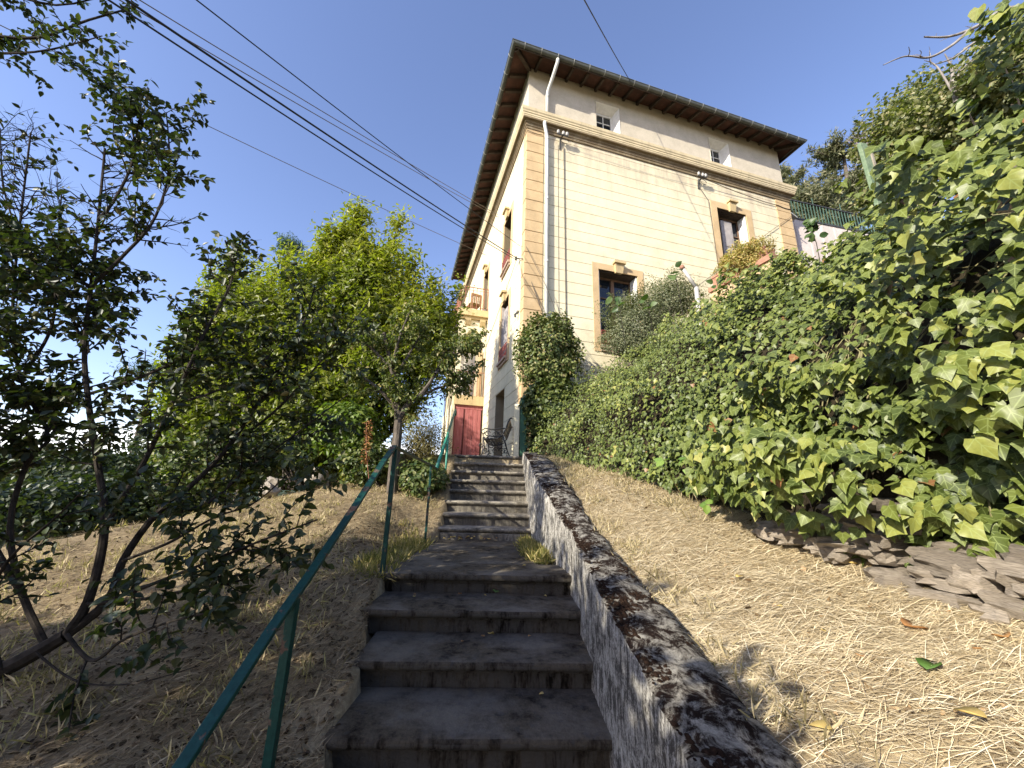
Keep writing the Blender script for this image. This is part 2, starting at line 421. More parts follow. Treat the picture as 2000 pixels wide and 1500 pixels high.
# ------------------------------------------------------------------ right bank: retaining face and hillside behind it
BANK = [  # foot, top
    ((2.75, 0.0, -0.95), (4.1, 0.3, 2.4)), ((2.45, 0.9, -0.72), (3.7, 1.05, 2.4)), ((2.2, 1.75, -0.45), (3.55, 1.8, 2.3)), ((2.03, 2.35, -0.27), (3.7, 2.42, 2.24)),
    ((2.08, 2.8, -0.17), (3.92, 3.3, 2.28)), ((1.86, 4.0, 0.03), (4.24, 4.6, 2.88)), ((1.55, 5.0, 0.17), (4.3, 5.7, 3.36)),
    ((1.32, 6.0, 0.36), (3.1, 7.2, 2.55)), ((1.05, 7.0, 0.58), (2.2, 8.1, 2.45)), ((0.80, 7.9, 0.62), (1.15, 8.6, 2.05)), ((0.75, 8.35, 0.62), (0.85, 8.75, 1.7))]
def bank_pt(s, t):
    """s along (0..10), t from foot (0) to top (1); bulging face"""
    s = np.asarray(s, float); t = np.asarray(t, float); i = np.clip(np.floor(s).astype(int), 0, len(BANK) - 2); f = (s - i)[..., None]
    A0 = np.array([p[0] for p in BANK]); A1 = np.array([p[1] for p in BANK])
    a = A0[i] * (1 - f) + A0[i + 1] * f; b_ = A1[i] * (1 - f) + A1[i + 1] * f
    tt = t[..., None]; p = a * (1 - tt) + b_ * tt
    p[..., 2] += 0.5 * np.sin(np.pi * np.clip(t, 0, 1)) * (b_ - a)[..., 2] * 0.16
    p[..., 0] -= 0.12 * np.sin(np.pi * np.clip(t, 0, 1)) * (b_ - a)[..., 0]
    return p
hs = []; 
SS = np.linspace(0, 10, 61); TT = np.linspace(-0.12, 1, 15)
for s_ in SS:
    r_ = [bank_pt(np.array(s_), np.array(t_)) for t_ in TT]
    top = r_[-1]; ray_ = top / np.linalg.norm(top[:2]); dist = np.linalg.norm(top[:2])
    for mul, ratio in ((1.35, 0.92), (1.75, 0.86), (2.4, 0.80), (4.5, 0.85), (8, 0.80), (20, 0.5)):
        if s_ > 4.7: mul = min(mul, 2.3 - 0.21 * (s_ - 4.7)) if mul > 1.4 else 1 + (mul - 1) * 0.6
        r_.append(np.array([ray_[0] * dist * mul, ray_[1] * dist * mul, top[2] * mul * ratio]))
    hs.append(r_)
hs = np.array(hs); hs += 0.10 * (fbm(hs, 1.6, 21)[..., None] - 0.5) * np.array([1, 1, 1])
ns, ntt = hs.shape[:2]; i0 = (np.arange(ns - 1)[:, None] * ntt + np.arange(ntt - 1)[None]).ravel()
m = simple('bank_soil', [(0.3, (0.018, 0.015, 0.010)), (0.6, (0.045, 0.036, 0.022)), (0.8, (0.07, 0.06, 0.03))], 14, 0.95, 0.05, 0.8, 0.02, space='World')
tag(np_mesh('hillside', hs.reshape(-1, 3), np.stack([i0, i0 + ntt, i0 + ntt + 1, i0 + 1], 1), m, None, None, None, True), 'earth bank rising behind the ivy', None, None, 'structure')

# ------------------------------------------------------------------ staircase
m, n, b = new_mat('weathered_concrete', 0.92, 0.15)
v = coords(n, (1, 1, 1), 'World')
big = noise(n, v, 3.2, 6, 0.65); fine = noise(n, v, 55, 4, 0.7); vst = coords(n, (7, 7, 1.3), 'World'); streak = noise(n, vst, 2.2, 5, 0.7)
c = ramp(n, fine, [(0.25, (0.21, 0.19, 0.16)), (0.5, (0.33, 0.30, 0.25)), (0.75, (0.45, 0.41, 0.34))])
dark = ramp(n, math_n(n, 'MULTIPLY', math_n(n, 'ADD', big, streak), 0.5), [(0.40, (0.30, 0.28, 0.25)), (0.52, (0.85, 0.83, 0.78)), (0.62, (1.1, 1.08, 1.0))])
c = mix(n, 1.0, c, dark, 'MULTIPLY')
spots = noise(n, v, 17, 3, 0.5)
c = mix(n, ramp(n, spots, [(0.62, 0.0), (0.68, 0.75)]), c, (0.055, 0.05, 0.045))
gn = n.nodes.new('ShaderNodeNewGeometry'); sn = n.nodes.new('ShaderNodeSeparateXYZ'); n.links.new(gn.outputs['True Normal'], sn.inputs[0])
wear = math_n(n, 'MULTIPLY', ramp(n, sn.outputs['Z'], [(0.6, 0.0), (0.9, 1.0)]), ramp(n, noise(n, v, 2.1, 5, 0.65), [(0.42, 0.0), (0.62, 0.55)]))
c = mix(n, wear, c, (0.20, 0.18, 0.15))       # paler worn patches on the treads
ris = math_n(n, 'MULTIPLY', ramp(n, sn.outputs['Z'], [(0.25, 1.0), (0.6, 0.0)]), ramp(n, streak, [(0.40, 0.0), (0.55, 0.85)]))
c = mix(n, ris, c, (0.075, 0.068, 0.058))       # dark algae streaks on the risers
n.links.new(c, b.inputs['Base Color']); bump(n, b, math_n(n, 'ADD', fine, math_n(n, 'MULTIPLY', spots, 0.6)), 1.0, 0.010)
CONC = m
CONC_SHADE = m.copy(); CONC_SHADE.name = 'shaded_dirty_concrete'  # darker copy for the lower flight: deep shade put into the colour, besides dirt
for nd in CONC_SHADE.node_tree.nodes:
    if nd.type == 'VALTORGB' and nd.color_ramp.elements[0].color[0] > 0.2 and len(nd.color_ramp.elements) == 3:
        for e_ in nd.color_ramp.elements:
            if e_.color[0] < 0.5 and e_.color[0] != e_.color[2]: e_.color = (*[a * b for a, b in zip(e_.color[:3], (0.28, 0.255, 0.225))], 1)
stairs = wempty('staircase', (0, 2.1, -1.3), 'worn grey concrete outdoor staircase with rounded nosings climbing to the house', 'staircase')
def stone_step(xl, xr, y, z, h, depth, k, cm=None):
    """one tread slab with bull-nose, fillet and riser; y is the nosing front, z the tread top"""
    prof = [(depth, 0.0), (0.03, 0.0), (0.010, -0.006), (0.0, -0.022), (0.004, -0.042), (0.018, -0.054), (0.040, -0.056), (0.042, -0.070), (0.056, -0.074), (0.060, -0.090), (0.064, -h - 0.02), (depth, -h - 0.02)]
    nseg = 40; Vv = []; 
    xs = np.linspace(xl, xr, nseg + 1)
    for x in xs:
        for q, (dy, dz) in enumerate(prof):
            p = np.array([[x, y + dy, z + dz]])
            jig = (fbm(p, 7, 40 + k, 3)[0] - 0.5) * (0.010 if 0 < q < 6 else 0.006 if q < 10 else 0.005)
            chip = max(0, vnoise(p, 5.0, 60 + k)[0] - 0.80) * 0.10 * (1 if 0 < q < 5 else 0)
            Vv.append((x, y + dy + chip * 0.7 + jig * 0.5, z + dz - chip * 0.5 + jig * 0.6 * (q < 7)))
    mb = MB(); L = len(prof); mb.v = Vv
    for i in range(nseg):
        for q in range(L): mb.f.append((i * L + q, i * L + (q + 1) % L, (i + 1) * L + (q + 1) % L, (i + 1) * L + q))
    mb.f.append(tuple(range(L))); mb.f.append(tuple(nseg * L + q for q in range(L))[::-1])
    o = mb.obj('stone_step', cm or CONC, stairs, True)
    o.modifiers.new('split', 'EDGE_SPLIT').split_angle = R(55)
    return o
LOW = [(-0.66, 0.60, 1.30, -1.43), (-0.70, 0.60, 1.74, -1.28), (-0.735, 0.605, 2.16, -1.127), (-0.765, 0.627, 2.58, -0.977), (-0.855, 0.648, 3.00, -0.827), (-0.90, 0.663, 3.40, -0.677)]
for k, (xl, xr, y, z) in enumerate(LOW): stone_step(xl, xr + 0.02, y, z, 0.15, 0.47, k, CONC_SHADE)
for k in range(8):
    y = 5.54 + 0.319 * k; z = -0.53 + 0.1643 * k
    xl = [-0.73, -0.72, -0.735, -0.71, -0.74, -0.77, -0.77, -0.80][k]; xr = [0.537, 0.53, 0.528, 0.53, 0.53, 0.535, 0.54, 0.545][k]
    stone_step(xl, xr + 0.03, y, z, 0.1643, 0.38 if k < 7 else 0.9, 10 + k)
mb = MB()
for (x0, x1, y0, y1) in ((-0.80, 0.44, 3.905, 4.62), (-0.74, 0.42, 4.645, 5.60)):
    mb.box((x0, y0, -0.80), (x1, y1, -0.682))
o = mb.obj('landing_slab', CONC_SHADE, stairs); bevel(o, 0.012, 2)
mb = MB(); mb.box((-0.70, 5.52, -0.85), (0.60, 5.62, -0.60)); mb.obj('riser_foot', CONC, stairs)

# ------------------------------------------------------------------ low mossy parapet wall beside the steps
def wall_in(y): return np.interp(y, [-4, 1.3, 2.16, 3.42, 4.3, 5.3, 7.8], [0.60, 0.60, 0.605, 0.663, 0.60, 0.535, 0.55])
m, n, b = new_mat('lichen_render', 0.95, 0.1)
v = coords(n, (1, 1, 1), 'World'); vs_ = coords(n, (1, 1, 0.16), 'World')
gn = n.nodes.new('ShaderNodeNewGeometry'); sn = n.nodes.new('ShaderNodeSeparateXYZ'); n.links.new(gn.outputs['True Normal'], sn.inputs[0])
topm = ramp(n, sn.outputs['Z'], [(0.35, 0.0), (0.75, 1.0)])
fine = noise(n, v, 48, 5, 0.7); mid = noise(n, v, 11, 8, 0.78, 0.6); streak = noise(n, vs_, 38, 8, 0.8, 0.4); gr = noise(n, v, 130, 3, 0.7)
lich = ramp(n, fine, [(0.3, (0.24, 0.22, 0.19)), (0.55, (0.52, 0.49, 0.43)), (0.75, (0.70, 0.67, 0.59))])
side = mix(n, ramp(n, math_n(n, 'MULTIPLY_ADD', mid, 0.40, math_n(n, 'MULTIPLY_ADD', gr, 0.16, math_n(n, 'MULTIPLY', streak, 0.44))), [(0.47, 0.0), (0.535, 1.0)]), lich, (0.085, 0.077, 0.066))
moss = ramp(n, gr, [(0.3, (0.010, 0.007, 0.006)), (0.6, (0.024, 0.0135, 0.010)), (0.8, (0.05, 0.03, 0.021))])
top = mix(n, ramp(n, mid, [(0.46, 1.0), (0.58, 0.0)]), ramp(n, fine, [(0.3, (0.20, 0.18, 0.15)), (0.7, (0.48, 0.45, 0.38))]), moss)
n.links.new(mix(n, topm, side, top), b.inputs['Base Color'])
bump(n, b, math_n(n, 'ADD', fine, math_n(n, 'MULTIPLY', streak, 1.4)), 1.0, 0.012)
LICH = m
par = wempty('parapet_wall', (0.75, 1.0, -1.2), 'low rough wall with white lichen and dark moss on top beside the steps', 'wall')
ys = np.arange(-1.6, 7.81, 0.05); Vv = []; 
Q = 13
for y in ys:
    xi = wall_in(y); xo = 0.925; zt = wall_z(y) + 0.0; zb = stair_z(y) - 0.5; zo = float(ground_z(np.array(1.2), np.array(y))) - 0.5
    pr = [(xi, zb)] + [(xi, zb + (zt - 0.02 - zb) * t) for t in (0.3, 0.5, 0.65, 0.8, 0.92)] + [(xi + 0.004, zt - 0.012), (xi + 0.03, zt + 0.002), (xi * 0.6 + xo * 0.4, zt + 0.014), (xi * 0.25 + xo * 0.75, zt + 0.012), (xo - 0.015, zt), (xo, zt - 0.03), (xo, zo)]
    for q, (x, z) in enumerate(pr):
        p = np.array([[x, y, z]]); dn = fbm(p, 5.5, 70, 4)[0] - 0.5; d2 = vnoise(p, 26, 71)[0] - 0.5
        if q < 6: x += dn * 0.035 + d2 * 0.008
        elif q < 11: z += dn * 0.035 + d2 * 0.008; x += dn * 0.03
        Vv.append((x, y, z))
ny_ = len(ys); F = [(i * Q + q, i * Q + q + 1, (i + 1) * Q + q + 1, (i + 1) * Q + q) for i in range(ny_ - 1) for q in range(Q - 1)]
F += [tuple(range(Q)), tuple((ny_ - 1) * Q + q for q in range(Q))[::-1]]
mb = MB(); mb.v = Vv; mb.f = F; o = mb.obj('wall_body', LICH, par, True)
# moss cushions on the coping
nm = 9000; y = rng.uniform(0.6, 7.4, nm); x = wall_in(y) + rng.beta(1.3, 1.6, nm) * (0.90 - wall_in(y)); P = np.stack([x, y, wall_z(y) + 0.012], 1)
keep = fbm(P, 4.5, 80, 3) > 0.47; P = P[keep]; 
Vd = []; Fd = []; k = 0; ring = [(1.0, 0.0), (0.72, 0.6), (0.0, 0.9)]
tri = []
for p in P:
    r_ = rng.uniform(0.004, 0.013); hgt = r_ * rng.uniform(0.4, 0.8); a0 = rng.random() * 6; base = len(Vd); n6 = 6
    for rr, hh in ring[:2]:
        for j in range(n6):
            a = a0 + j * 2 * math.pi / n6; jit = rng.uniform(0.75, 1.2); Vd.append((p[0] + r_ * rr * math.cos(a) * jit, p[1] + 1.3 * r_ * rr * math.sin(a) * jit, p[2] - 0.006 + hgt * hh))
    Vd.append((p[0], p[1], p[2] - 0.006 + hgt)); c_ = len(Vd) - 1
    for j in range(n6):
        j2 = (j + 1) % n6; tri += [(base + j, base + j2, base + n6 + j2), (base + j, base + n6 + j2, base + n6 + j), (base + n6 + j, base + n6 + j2, c_)]
tag(np_mesh('moss', np.array(Vd), np.array(tri), simple('moss', [(0.3, (0.011, 0.007, 0.005)), (0.55, (0.026, 0.015, 0.010)), (0.8, (0.055, 0.034, 0.022))], 60, 0.95, 0.05, 0.8, 0.004, space='World'), par, None, None, False), None, None, None, 'stuff')

# ------------------------------------------------------------------ green handrail
m, n, b = new_mat('green_paint', 0.5, 0.25)
v = coords(n, (1, 1, 1), 'World'); f1 = noise(n, v, 9, 6, 0.7); f2 = noise(n, v, 45, 4, 0.7)
c = ramp(n, f2, [(0.3, (0.006, 0.036, 0.029)), (0.7, (0.012, 0.066, 0.052))])
c = mix(n, ramp(n, f1, [(0.57, 0.0), (0.61, 1.0)]), c, ramp(n, f2, [(0.3, (0.09, 0.035, 0.018)), (0.7, (0.16, 0.12, 0.09))]))
n.links.new(c, b.inputs['Base Color']); n.links.new(ramp(n, f1, [(0.55, 0.42), (0.65, 0.9)]), b.inputs['Roughness']); bump(n, b, f2, 0.5, 0.003)
GREEN = m
rail = wempty('stair_railing', (-0.86, 2.0, -1.25), 'thin green painted iron handrail with rust patches along the steps', 'railing')
J = Vector((-0.885, 3.45, 0.325)); SL = 0.585
def rail_at(y): return Vector((-0.885 + 0.01 * (y - 3.45), y, J.z - SL * (3.45 - y)))
mb = MB(); path = []
dd_ = (J - rail_at(0.3)).normalized(); e2_ = Vector((1, 0, 0)).cross(dd_)
for k in range(13):
    o_ = rail_at(0.3).lerp(J + Vector((0, 0.012, 0.006)), k / 12) + Vector((rng.normal() * 0.0025, 0, rng.normal() * 0.003)) * (k < 12); path.append((o_, (1, 0, 0), e2_))
mb.sweep([(-0.0225, -0.011), (0.0225, -0.011), (0.0225, 0.011), (-0.0225, 0.011)], path); o = mb.obj('handrail', GREEN, rail); bevel(o, 0.004)
e = Vector((-0.815, 5.60, 0.238)); mid = Vector((-0.83, 5.2, 0.262))
mb = MB(); mb.bar(J, mid, 0.045, 0.018); o = mb.obj('handrail', GREEN, rail); bevel(o, 0.004)
mb = MB(); mb.bar(mid, e, 0.045, 0.018); o = mb.obj('handrail', GREEN, rail); bevel(o, 0.004)
mb = MB(); up = [e, Vector((-0.815, 6.55, 0.815)), Vector((-0.818, 6.60, 0.85)), Vector((-0.82, 7.62, 1.49)), Vector((-0.82, 7.68, 1.47)), Vector((-0.82, 7.70, 1.38))]
GREEN2 = simple('lighter_green_paint', [(0.3, (0.02, 0.15, 0.105)), (0.6, (0.03, 0.22, 0.155)), (0.75, (0.20, 0.11, 0.07))], 14, 0.45, 0.4, 0.4, 0.003, space='World')  # lighter green of the round upper pipe
mb.tube(up, [0.026, 0.026, 0.022, 0.02, 0.02, 0.018], 12); o = mb.obj('handrail', GREEN2, rail, True)
for (p, zb, t) in ((rail_at(2.02), -1.75, 0.04), (rail_at(1.05), -2.3, 0.04), (J + Vector((0.012, 0.0, -0.012)), -0.80, 0.036), (mid, -0.78, 0.028)):
    mb = MB(); mb.box((p.x - t / 2, p.y - t / 2, zb), (p.x + t / 2, p.y + t / 2, p.z - 0.008)); o = mb.obj('post', GREEN, rail); bevel(o, 0.004)
mb = MB(); mb.tube([(-0.825, 6.72, -0.35), (-0.82, 6.72, 0.92)], 0.018, 10); mb.obj('post', GREEN2, rail, True)
mb = MB(); mb.tube([(-0.815, 6.52, 0.795), (-0.817, 6.58, 0.835)], 0.03, 12); mb.obj('coupling', GREEN2, rail, True)

# ------------------------------------------------------------------ dry-stone wall at the foot of the ivy
STONE = simple('schist', [(0.3, (0.20, 0.165, 0.13)), (0.5, (0.38, 0.32, 0.25)), (0.75, (0.56, 0.48, 0.38))], 3.2, 0.9, 0.2, 0.8, 0.02, (1, 1, 5), objvar=0.8, fine=7)
dsw = wempty('dry_stone_wall', (2.1, 2.2, -0.35), 'low dry stone wall of flat brown slabs under the ivy', 'wall')
def stone(c, sx, sy, sz, rot, seed, parent, name='stone', m=STONE):
    bm = bmesh.new(); bmesh.ops.create_cube(bm, size=2); bmesh.ops.subdivide_edges(bm, edges=bm.edges, cuts=3, use_grid_fill=True)
    Pn = np.array([v.co[:] for v in bm.verts])
    sph = unit(Pn); Pn = Pn * 0.62 + sph * 0.45
    off = (fbm(Pn, 1.9, seed, 3) - 0.5)[:, None] * 0.85; Pn = Pn * (1 + off)
    Pn[:, 2] += 0.22 * np.round((vnoise(Pn * np.array([1, 1, 2.5]), 1.1, seed + 5) - 0.5) * 4) / 4
    for v_, q in zip(bm.verts, Pn): v_.co = Vector(q)
    bmesh.ops.triangulate(bm, faces=bm.faces)
    me = bpy.data.meshes.new(name); bm.to_mesh(me); bm.free(); me.polygons.foreach_set('use_smooth', [True] * len(me.polygons)); me.set_sharp_from_angle(angle=R(38))
    o = link(name, me, parent, m); o.matrix_basis = Matrix.Translation(Vector(c)) @ Matrix.Rotation(rot[2], 4, 'Z') @ Matrix.Rotation(rot[1], 4, 'Y') @ Matrix.Rotation(rot[0], 4, 'X') @ Matrix.Diagonal((sx, sy, sz, 1))
    return o
k = 0
for (s0, s1, rows) in ((0.3, 3.7, 5),):
    for rrow in range(rows):
        s_ = s0 + 0.11 * (rrow % 2)
        while s_ < s1:
            L_ = rng.uniform(0.09, 0.22); a = bank_pt(np.array(s_), np.array(0.0)); a2 = bank_pt(np.array(min(s_ + 0.2, 9)), np.array(0.0)); ang = math.atan2(a2[1] - a[1], a2[0] - a[0])
            seg = np.linalg.norm(a2 - a) / 0.2
            hgt = rng.uniform(0.032, 0.052)
            if not (rrow == 4 and rng.random() < 0.4) and not (s_ > 2.9 and rrow > 1):
                stone((a[0] - 0.10 + 0.02 * rrow + rng.uniform(-.035, .03), a[1] - 0.03, a[2] + 0.0 + 0.076 * rrow + rng.uniform(-.015, .015)), L_ * rng.uniform(0.44, 0.58), rng.uniform(0.11, 0.16), hgt, (rng.uniform(-.12, .2), rng.uniform(-.16, .16), ang + rng.uniform(-.22, .22)), 200 + k, dsw)
            s_ += L_ * 1.12 / seg; k += 1
# ------------------------------------------------------------------ the house (local axes: x along the end wall, y along the long front, z up)
HC = Vector((0.5995, 9.0, 0.0)); HR = R(13.4)
house = empty('house', HC, HR, 'tall cream rendered villa with ochre corner blocks and overhanging dark eaves', 'house')
def plaster(name, base, var, scale=3.0, stain=0.25, ov=0.0, stain_top=False):
    m, n, b = new_mat(name, 0.92, 0.1)
    v = coords(n, (1, 1, 1), 'World'); a = noise(n, v, scale, 6, 0.65); f = noise(n, v, 42, 4, 0.75); vs_ = coords(n, (1, 1, 0.12), 'World'); st = noise(n, vs_, 5, 6, 0.7)
    c = ramp(n, a, [(0.32, tuple(x * 0.86 for x in base)), (0.55, base), (0.75, var)])
    c = mix(n, 0.55, c, ramp(n, f, [(0.3, 0.72), (0.55, 1.0), (0.75, 1.12)]), 'MULTIPLY')
    c = mix(n, ramp(n, st, [(0.52, 0.0), (0.72, stain)]), c, (0.30, 0.25, 0.17))
    if stain_top:
        g_ = n.nodes.new('ShaderNodeNewGeometry'); s_ = n.nodes.new('ShaderNodeSeparateXYZ'); n.links.new(g_.outputs['Position'], s_.inputs[0])
        hgt = n.nodes.new('ShaderNodeMapRange'); hgt.inputs['From Min'].default_value = 8.6; hgt.inputs['From Max'].default_value = 10.3; n.links.new(s_.outputs['Z'], hgt.inputs['Value'])
        sf = math_n(n, 'MULTIPLY', hgt.outputs[0], ramp(n, math_n(n, 'ADD', math_n(n, 'MULTIPLY', noise(n, coords(n, (1, 1, 0.3), 'World'), 2.4, 6, 0.7), 0.6), math_n(n, 'MULTIPLY', st, 0.4)), [(0.40, 0.0), (0.62, 0.75)]))
        c = mix(n, sf, c, (0.36, 0.28, 0.215))
        big = noise(n, v, 0.55, 5, 0.6); c = mix(n, ramp(n, big, [(0.48, 0.0), (0.68, 0.30)]), c, (0.57, 0.475, 0.345))
    if ov:
        oi = n.nodes.new('ShaderNodeObjectInfo'); h = n.nodes.new('ShaderNodeHueSaturation'); n.links.new(c, h.inputs['Color'])
        n.links.new(math_n(n, 'MULTIPLY_ADD', oi.outputs['Random'], ov, 1 - ov / 2), h.inputs['Value']); c = h.outputs[0]
    n.links.new(c, b.inputs['Base Color']); bump(n, b, f, 0.9, 0.006); return m
CREAM = plaster('cream_render', (0.75, 0.675, 0.465), (0.77, 0.70, 0.51), 2.2, 0.18, 0.05, True)
JOINT = plaster('joint_render', (0.36, 0.30, 0.20), (0.40, 0.34, 0.23), 3, 0.2)
OCHRE = plaster('ochre_render', (0.56, 0.405, 0.225), (0.61, 0.455, 0.265), 3, 0.12, 0.10)
ATTIC = plaster('attic_render', (0.52, 0.46, 0.36), (0.57, 0.51, 0.41), 2.4, 0.12)
STUCCO = plaster('cornice_stucco', (0.56, 0.43, 0.23), (0.60, 0.48, 0.28), 3, 0.75)
WHITE = simple('white_paint', [(0.3, (0.62, 0.60, 0.55)), (0.7, (0.76, 0.74, 0.69))], 9, 0.6, 0.3, 0.2, 0.003)
BROWNW = simple('brown_woodwork', [(0.3, (0.10, 0.058, 0.035)), (0.7, (0.20, 0.12, 0.075))], 8, 0.6, 0.3, 0.4, 0.004, (1, 1, 0.15))
GREYW = simple('grey_shutter_paint', [(0.3, (0.30, 0.27, 0.25)), (0.7, (0.42, 0.38, 0.35))], 8, 0.65, 0.3, 0.3, 0.003)
REDIRON = simple('red_iron', [(0.3, (0.20, 0.045, 0.035)), (0.7, (0.32, 0.085, 0.065))], 30, 0.6, 0.4, 0.3, 0.002)
RUST = simple('rusty_iron', [(0.3, (0.20, 0.075, 0.045)), (0.7, (0.36, 0.16, 0.10))], 20, 0.7, 0.3, 0.3, 0.002)
SOFFIT = simple('soffit_boards', [(0.3, (0.045, 0.026, 0.020)), (0.55, (0.085, 0.042, 0.030)), (0.8, (0.14, 0.070, 0.05))], 3.5, 0.85, 0.2, 0.6, 0.01, (1, 1, 1))
RAFT = simple('old_timber', [(0.3, (0.035, 0.026, 0.020)), (0.7, (0.085, 0.062, 0.046))], 5, 0.9, 0.2, 0.6, 0.01, (1, 1, 1))
ZINC = simple('dark_zinc', [(0.3, (0.060, 0.066, 0.058)), (0.7, (0.115, 0.122, 0.108))], 5, 0.55, 0.4, 0.3, 0.003)
STRAP = simple('zinc_strap', [(0.3, (0.26, 0.26, 0.24)), (0.7, (0.40, 0.40, 0.37))], 20, 0.5, 0.4, 0.2, 0.002)
PIPE = simple('pale_pipe_paint', [(0.3, (0.46, 0.46, 0.42)), (0.7, (0.62, 0.61, 0.56))], 7, 0.5, 0.4, 0.2, 0.002, (1, 1, 0.3))
m, n, b = new_mat('window_glass', 0.04, 0.6); b.inputs['Base Color'].default_value = (0.012, 0.016, 0.022, 1); GLASS = m
SILL = simple('sill_stone', [(0.3, (0.30, 0.21, 0.16)), (0.7, (0.46, 0.34, 0.26))], 12, 0.9, 0.2, 0.6, 0.005)
REDP = simple('faded_red_paint', [(0.25, (0.27, 0.075, 0.075)), (0.5, (0.37, 0.125, 0.12)), (0.75, (0.45, 0.19, 0.18))], 9, 0.8, 0.15, 0.5, 0.003, (3, 3, 0.3), objvar=0.08)
W_, D_ = 9.95, 12.6
Z0, ZC, ZE = 0.2, 10.45, 12.75   # base, cornice underside, wall top

def cells(a0, a1, z0, z1, holes):
    out = []; zs = sorted({z0, z1} | {min(max(h[i], z0), z1) for h in holes for i in (2, 3)})
    for za, zb in zip(zs, zs[1:]):
        if zb - za < 1e-4: continue
        hh = sorted((h[0], h[1]) for h in holes if h[2] < zb - 1e-4 and h[3] > za + 1e-4); a = a0
        for p, q in hh:
            if p > a + 1e-3: out.append((a, min(p, a1), za, zb))
            a = max(a, q)
        if a < a1 - 1e-3: out.append((a, a1, za, zb))
    return out
# window list: (a0, a1, z0, z1) opening
B1 = (2.16, 3.42, 3.72, 6.03); B2 = (6.65, 7.87, 6.95, 9.23); BD = (4.6, 5.0, 1.0, 1.4)
AT = [(2.29, 3.15, 11.02, 12.22), (6.72, 7.58, 11.02, 12.22)]
A1 = (1.45, 2.38, 3.66, 5.62); A2 = (1.45, 2.38, 6.76, 8.66); A3 = (4.75, 5.65, 6.40, 8.52); AD = (1.66, 2.72, 0.58, 2.76); A4 = (9.0, 9.95, 6.76, 8.66)
HB = [B1, B2]; HA = [A1, A2, A3, AD, A4]
T_ = 0.42
mb = MB()
for a, b_, c, d in cells(0, W_, Z0, ZC, HB): mb.box((a, 0, c), (b_, T_, d))
for a, b_, c, d in cells(T_, D_, Z0, ZC, HA): mb.box((0, a, c), (T_, b_, d))
mb.box((W_ - T_, T_, Z0), (W_, D_, ZC)); mb.box((T_, D_ - T_, Z0), (W_ - T_, D_, ZC))
mb.obj('wall', JOINT, house)
mb = MB()
for a, b_, c, d in cells(0.02, W_ - 0.02, ZC, ZE, AT): mb.box((a, 0.02, c), (b_, 0.5, d))
mb.box((0.02, 0.5, ZC), (0.5, D_, ZE)); mb.box((W_ - 0.5, 0.5, ZC), (W_ - 0.02, D_, ZE))
mb.obj('attic_wall', ATTIC, house)
# scored courses of render, each a slab of its own; corner blocks likewise
CH = 0.335; zc = [4.45 - 12 * CH + CH * k for k in range(0, 31)]
fr_b = [(B1[0] - 0.19, B1[1] + 0.19, B1[2] - 0.16, B1[3] + 0.20), (B2[0] - 0.24, B2[1] + 0.24, B2[2] - 0.3, B2[3] + 0.20)]
fr_a = [(A1[0] - 0.16, A1[1] + 0.16, A1[2] - 0.12, A1[3] + 0.17), (A2[0] - 0.16, A2[1] + 0.16, A2[2] - 0.12, A2[3] + 0.17), (A3[0], A3[1] + 0.16, A3[2], A3[3] + 0.17), AD, (A4[0] - 0.16, A4[1] + 0.16, A4[2] - 0.12, A4[3] + 0.17), (4.58, 7.6, 0, 6.43)]
G = 0.007
for z0 in zc:
    za, zb = max(z0 + G, Z0), min(z0 + CH - G, ZC - 0.06)
    if zb - za < 0.05: continue
    for a, b_, c, d in cells(0.502, 9.318, za, zb, fr_b):
        mb = MB(); mb.box((a, -0.012, c), (b_, 0.004, d)); mb.obj('render_course', CREAM, house)
    for a, b_, c, d in cells(0.262, D_, za, zb, fr_a):
        mb = MB(); mb.box((-0.012, a, c), (0.004, b_, d)); mb.obj('render_course', CREAM, house)
    j = rng.uniform(-.004, .004)
    mb = MB(); mb.box((-0.03 + j, -0.03 + j, za), (0.495, 0.255, zb)); o = mb.obj('corner_block', OCHRE, house); bevel(o, 0.008, 2)
    mb = MB(); mb.box((9.325, -0.03 + j, za), (W_ + 0.03, 0.255, zb)); o = mb.obj('corner_block', OCHRE, house); bevel(o, 0.008, 2)
# frieze under the cornice, cornice profile mitred round the corners
prof = [(0.0, 10.28), (0.035, 10.28), (0.035, 10.36), (0.055, 10.37), (0.055, 10.44), (0.085, 10.46), (0.095, 10.50), (0.17, 10.515), (0.175, 10.60), (0.188, 10.61), (0.188, 10.66), (0.205, 10.675), (0.212, 10.72), (0.232, 10.75), (0.240, 10.80), (0.245, 10.835), (0.0, 10.90)]
def mitre(prof, x0, y0, x1, y1, back):
    """path for profiles that run round two outer corners: left front, end wall, right side"""
    path = [((x0, back, 0), (-1, 0, 0)), ((x0, y0, 0), (-1, -1, 0)), ((x1, y0, 0), (1, -1, 0)), ((x1, back, 0), (1, 0, 0))]
    return [(o, e, (0, 0, 1)) for o, e in path]
STAIN = plaster('stained_stucco', (0.20, 0.15, 0.09), (0.36, 0.28, 0.17), 2.0, 0.9)
CORO = plaster('corona_stucco', (0.64, 0.53, 0.335), (0.68, 0.57, 0.38), 3, 0.55)
bed = prof[:8] + [(0.165, 10.56), (0.0, 10.56)]
cor = [(0.0, 10.562), (0.172, 10.562)] + prof[8:]
mb = MB(); mb.sweep(bed, mitre(bed, -0.014, -0.014, W_ + 0.014, 0, D_)); mb.obj('bed_moulding', STAIN, house)
mb = MB(); mb.sweep(cor, mitre(cor, -0.014, -0.014, W_ + 0.014, 0, D_)); mb.obj('cornice', CORO, house)
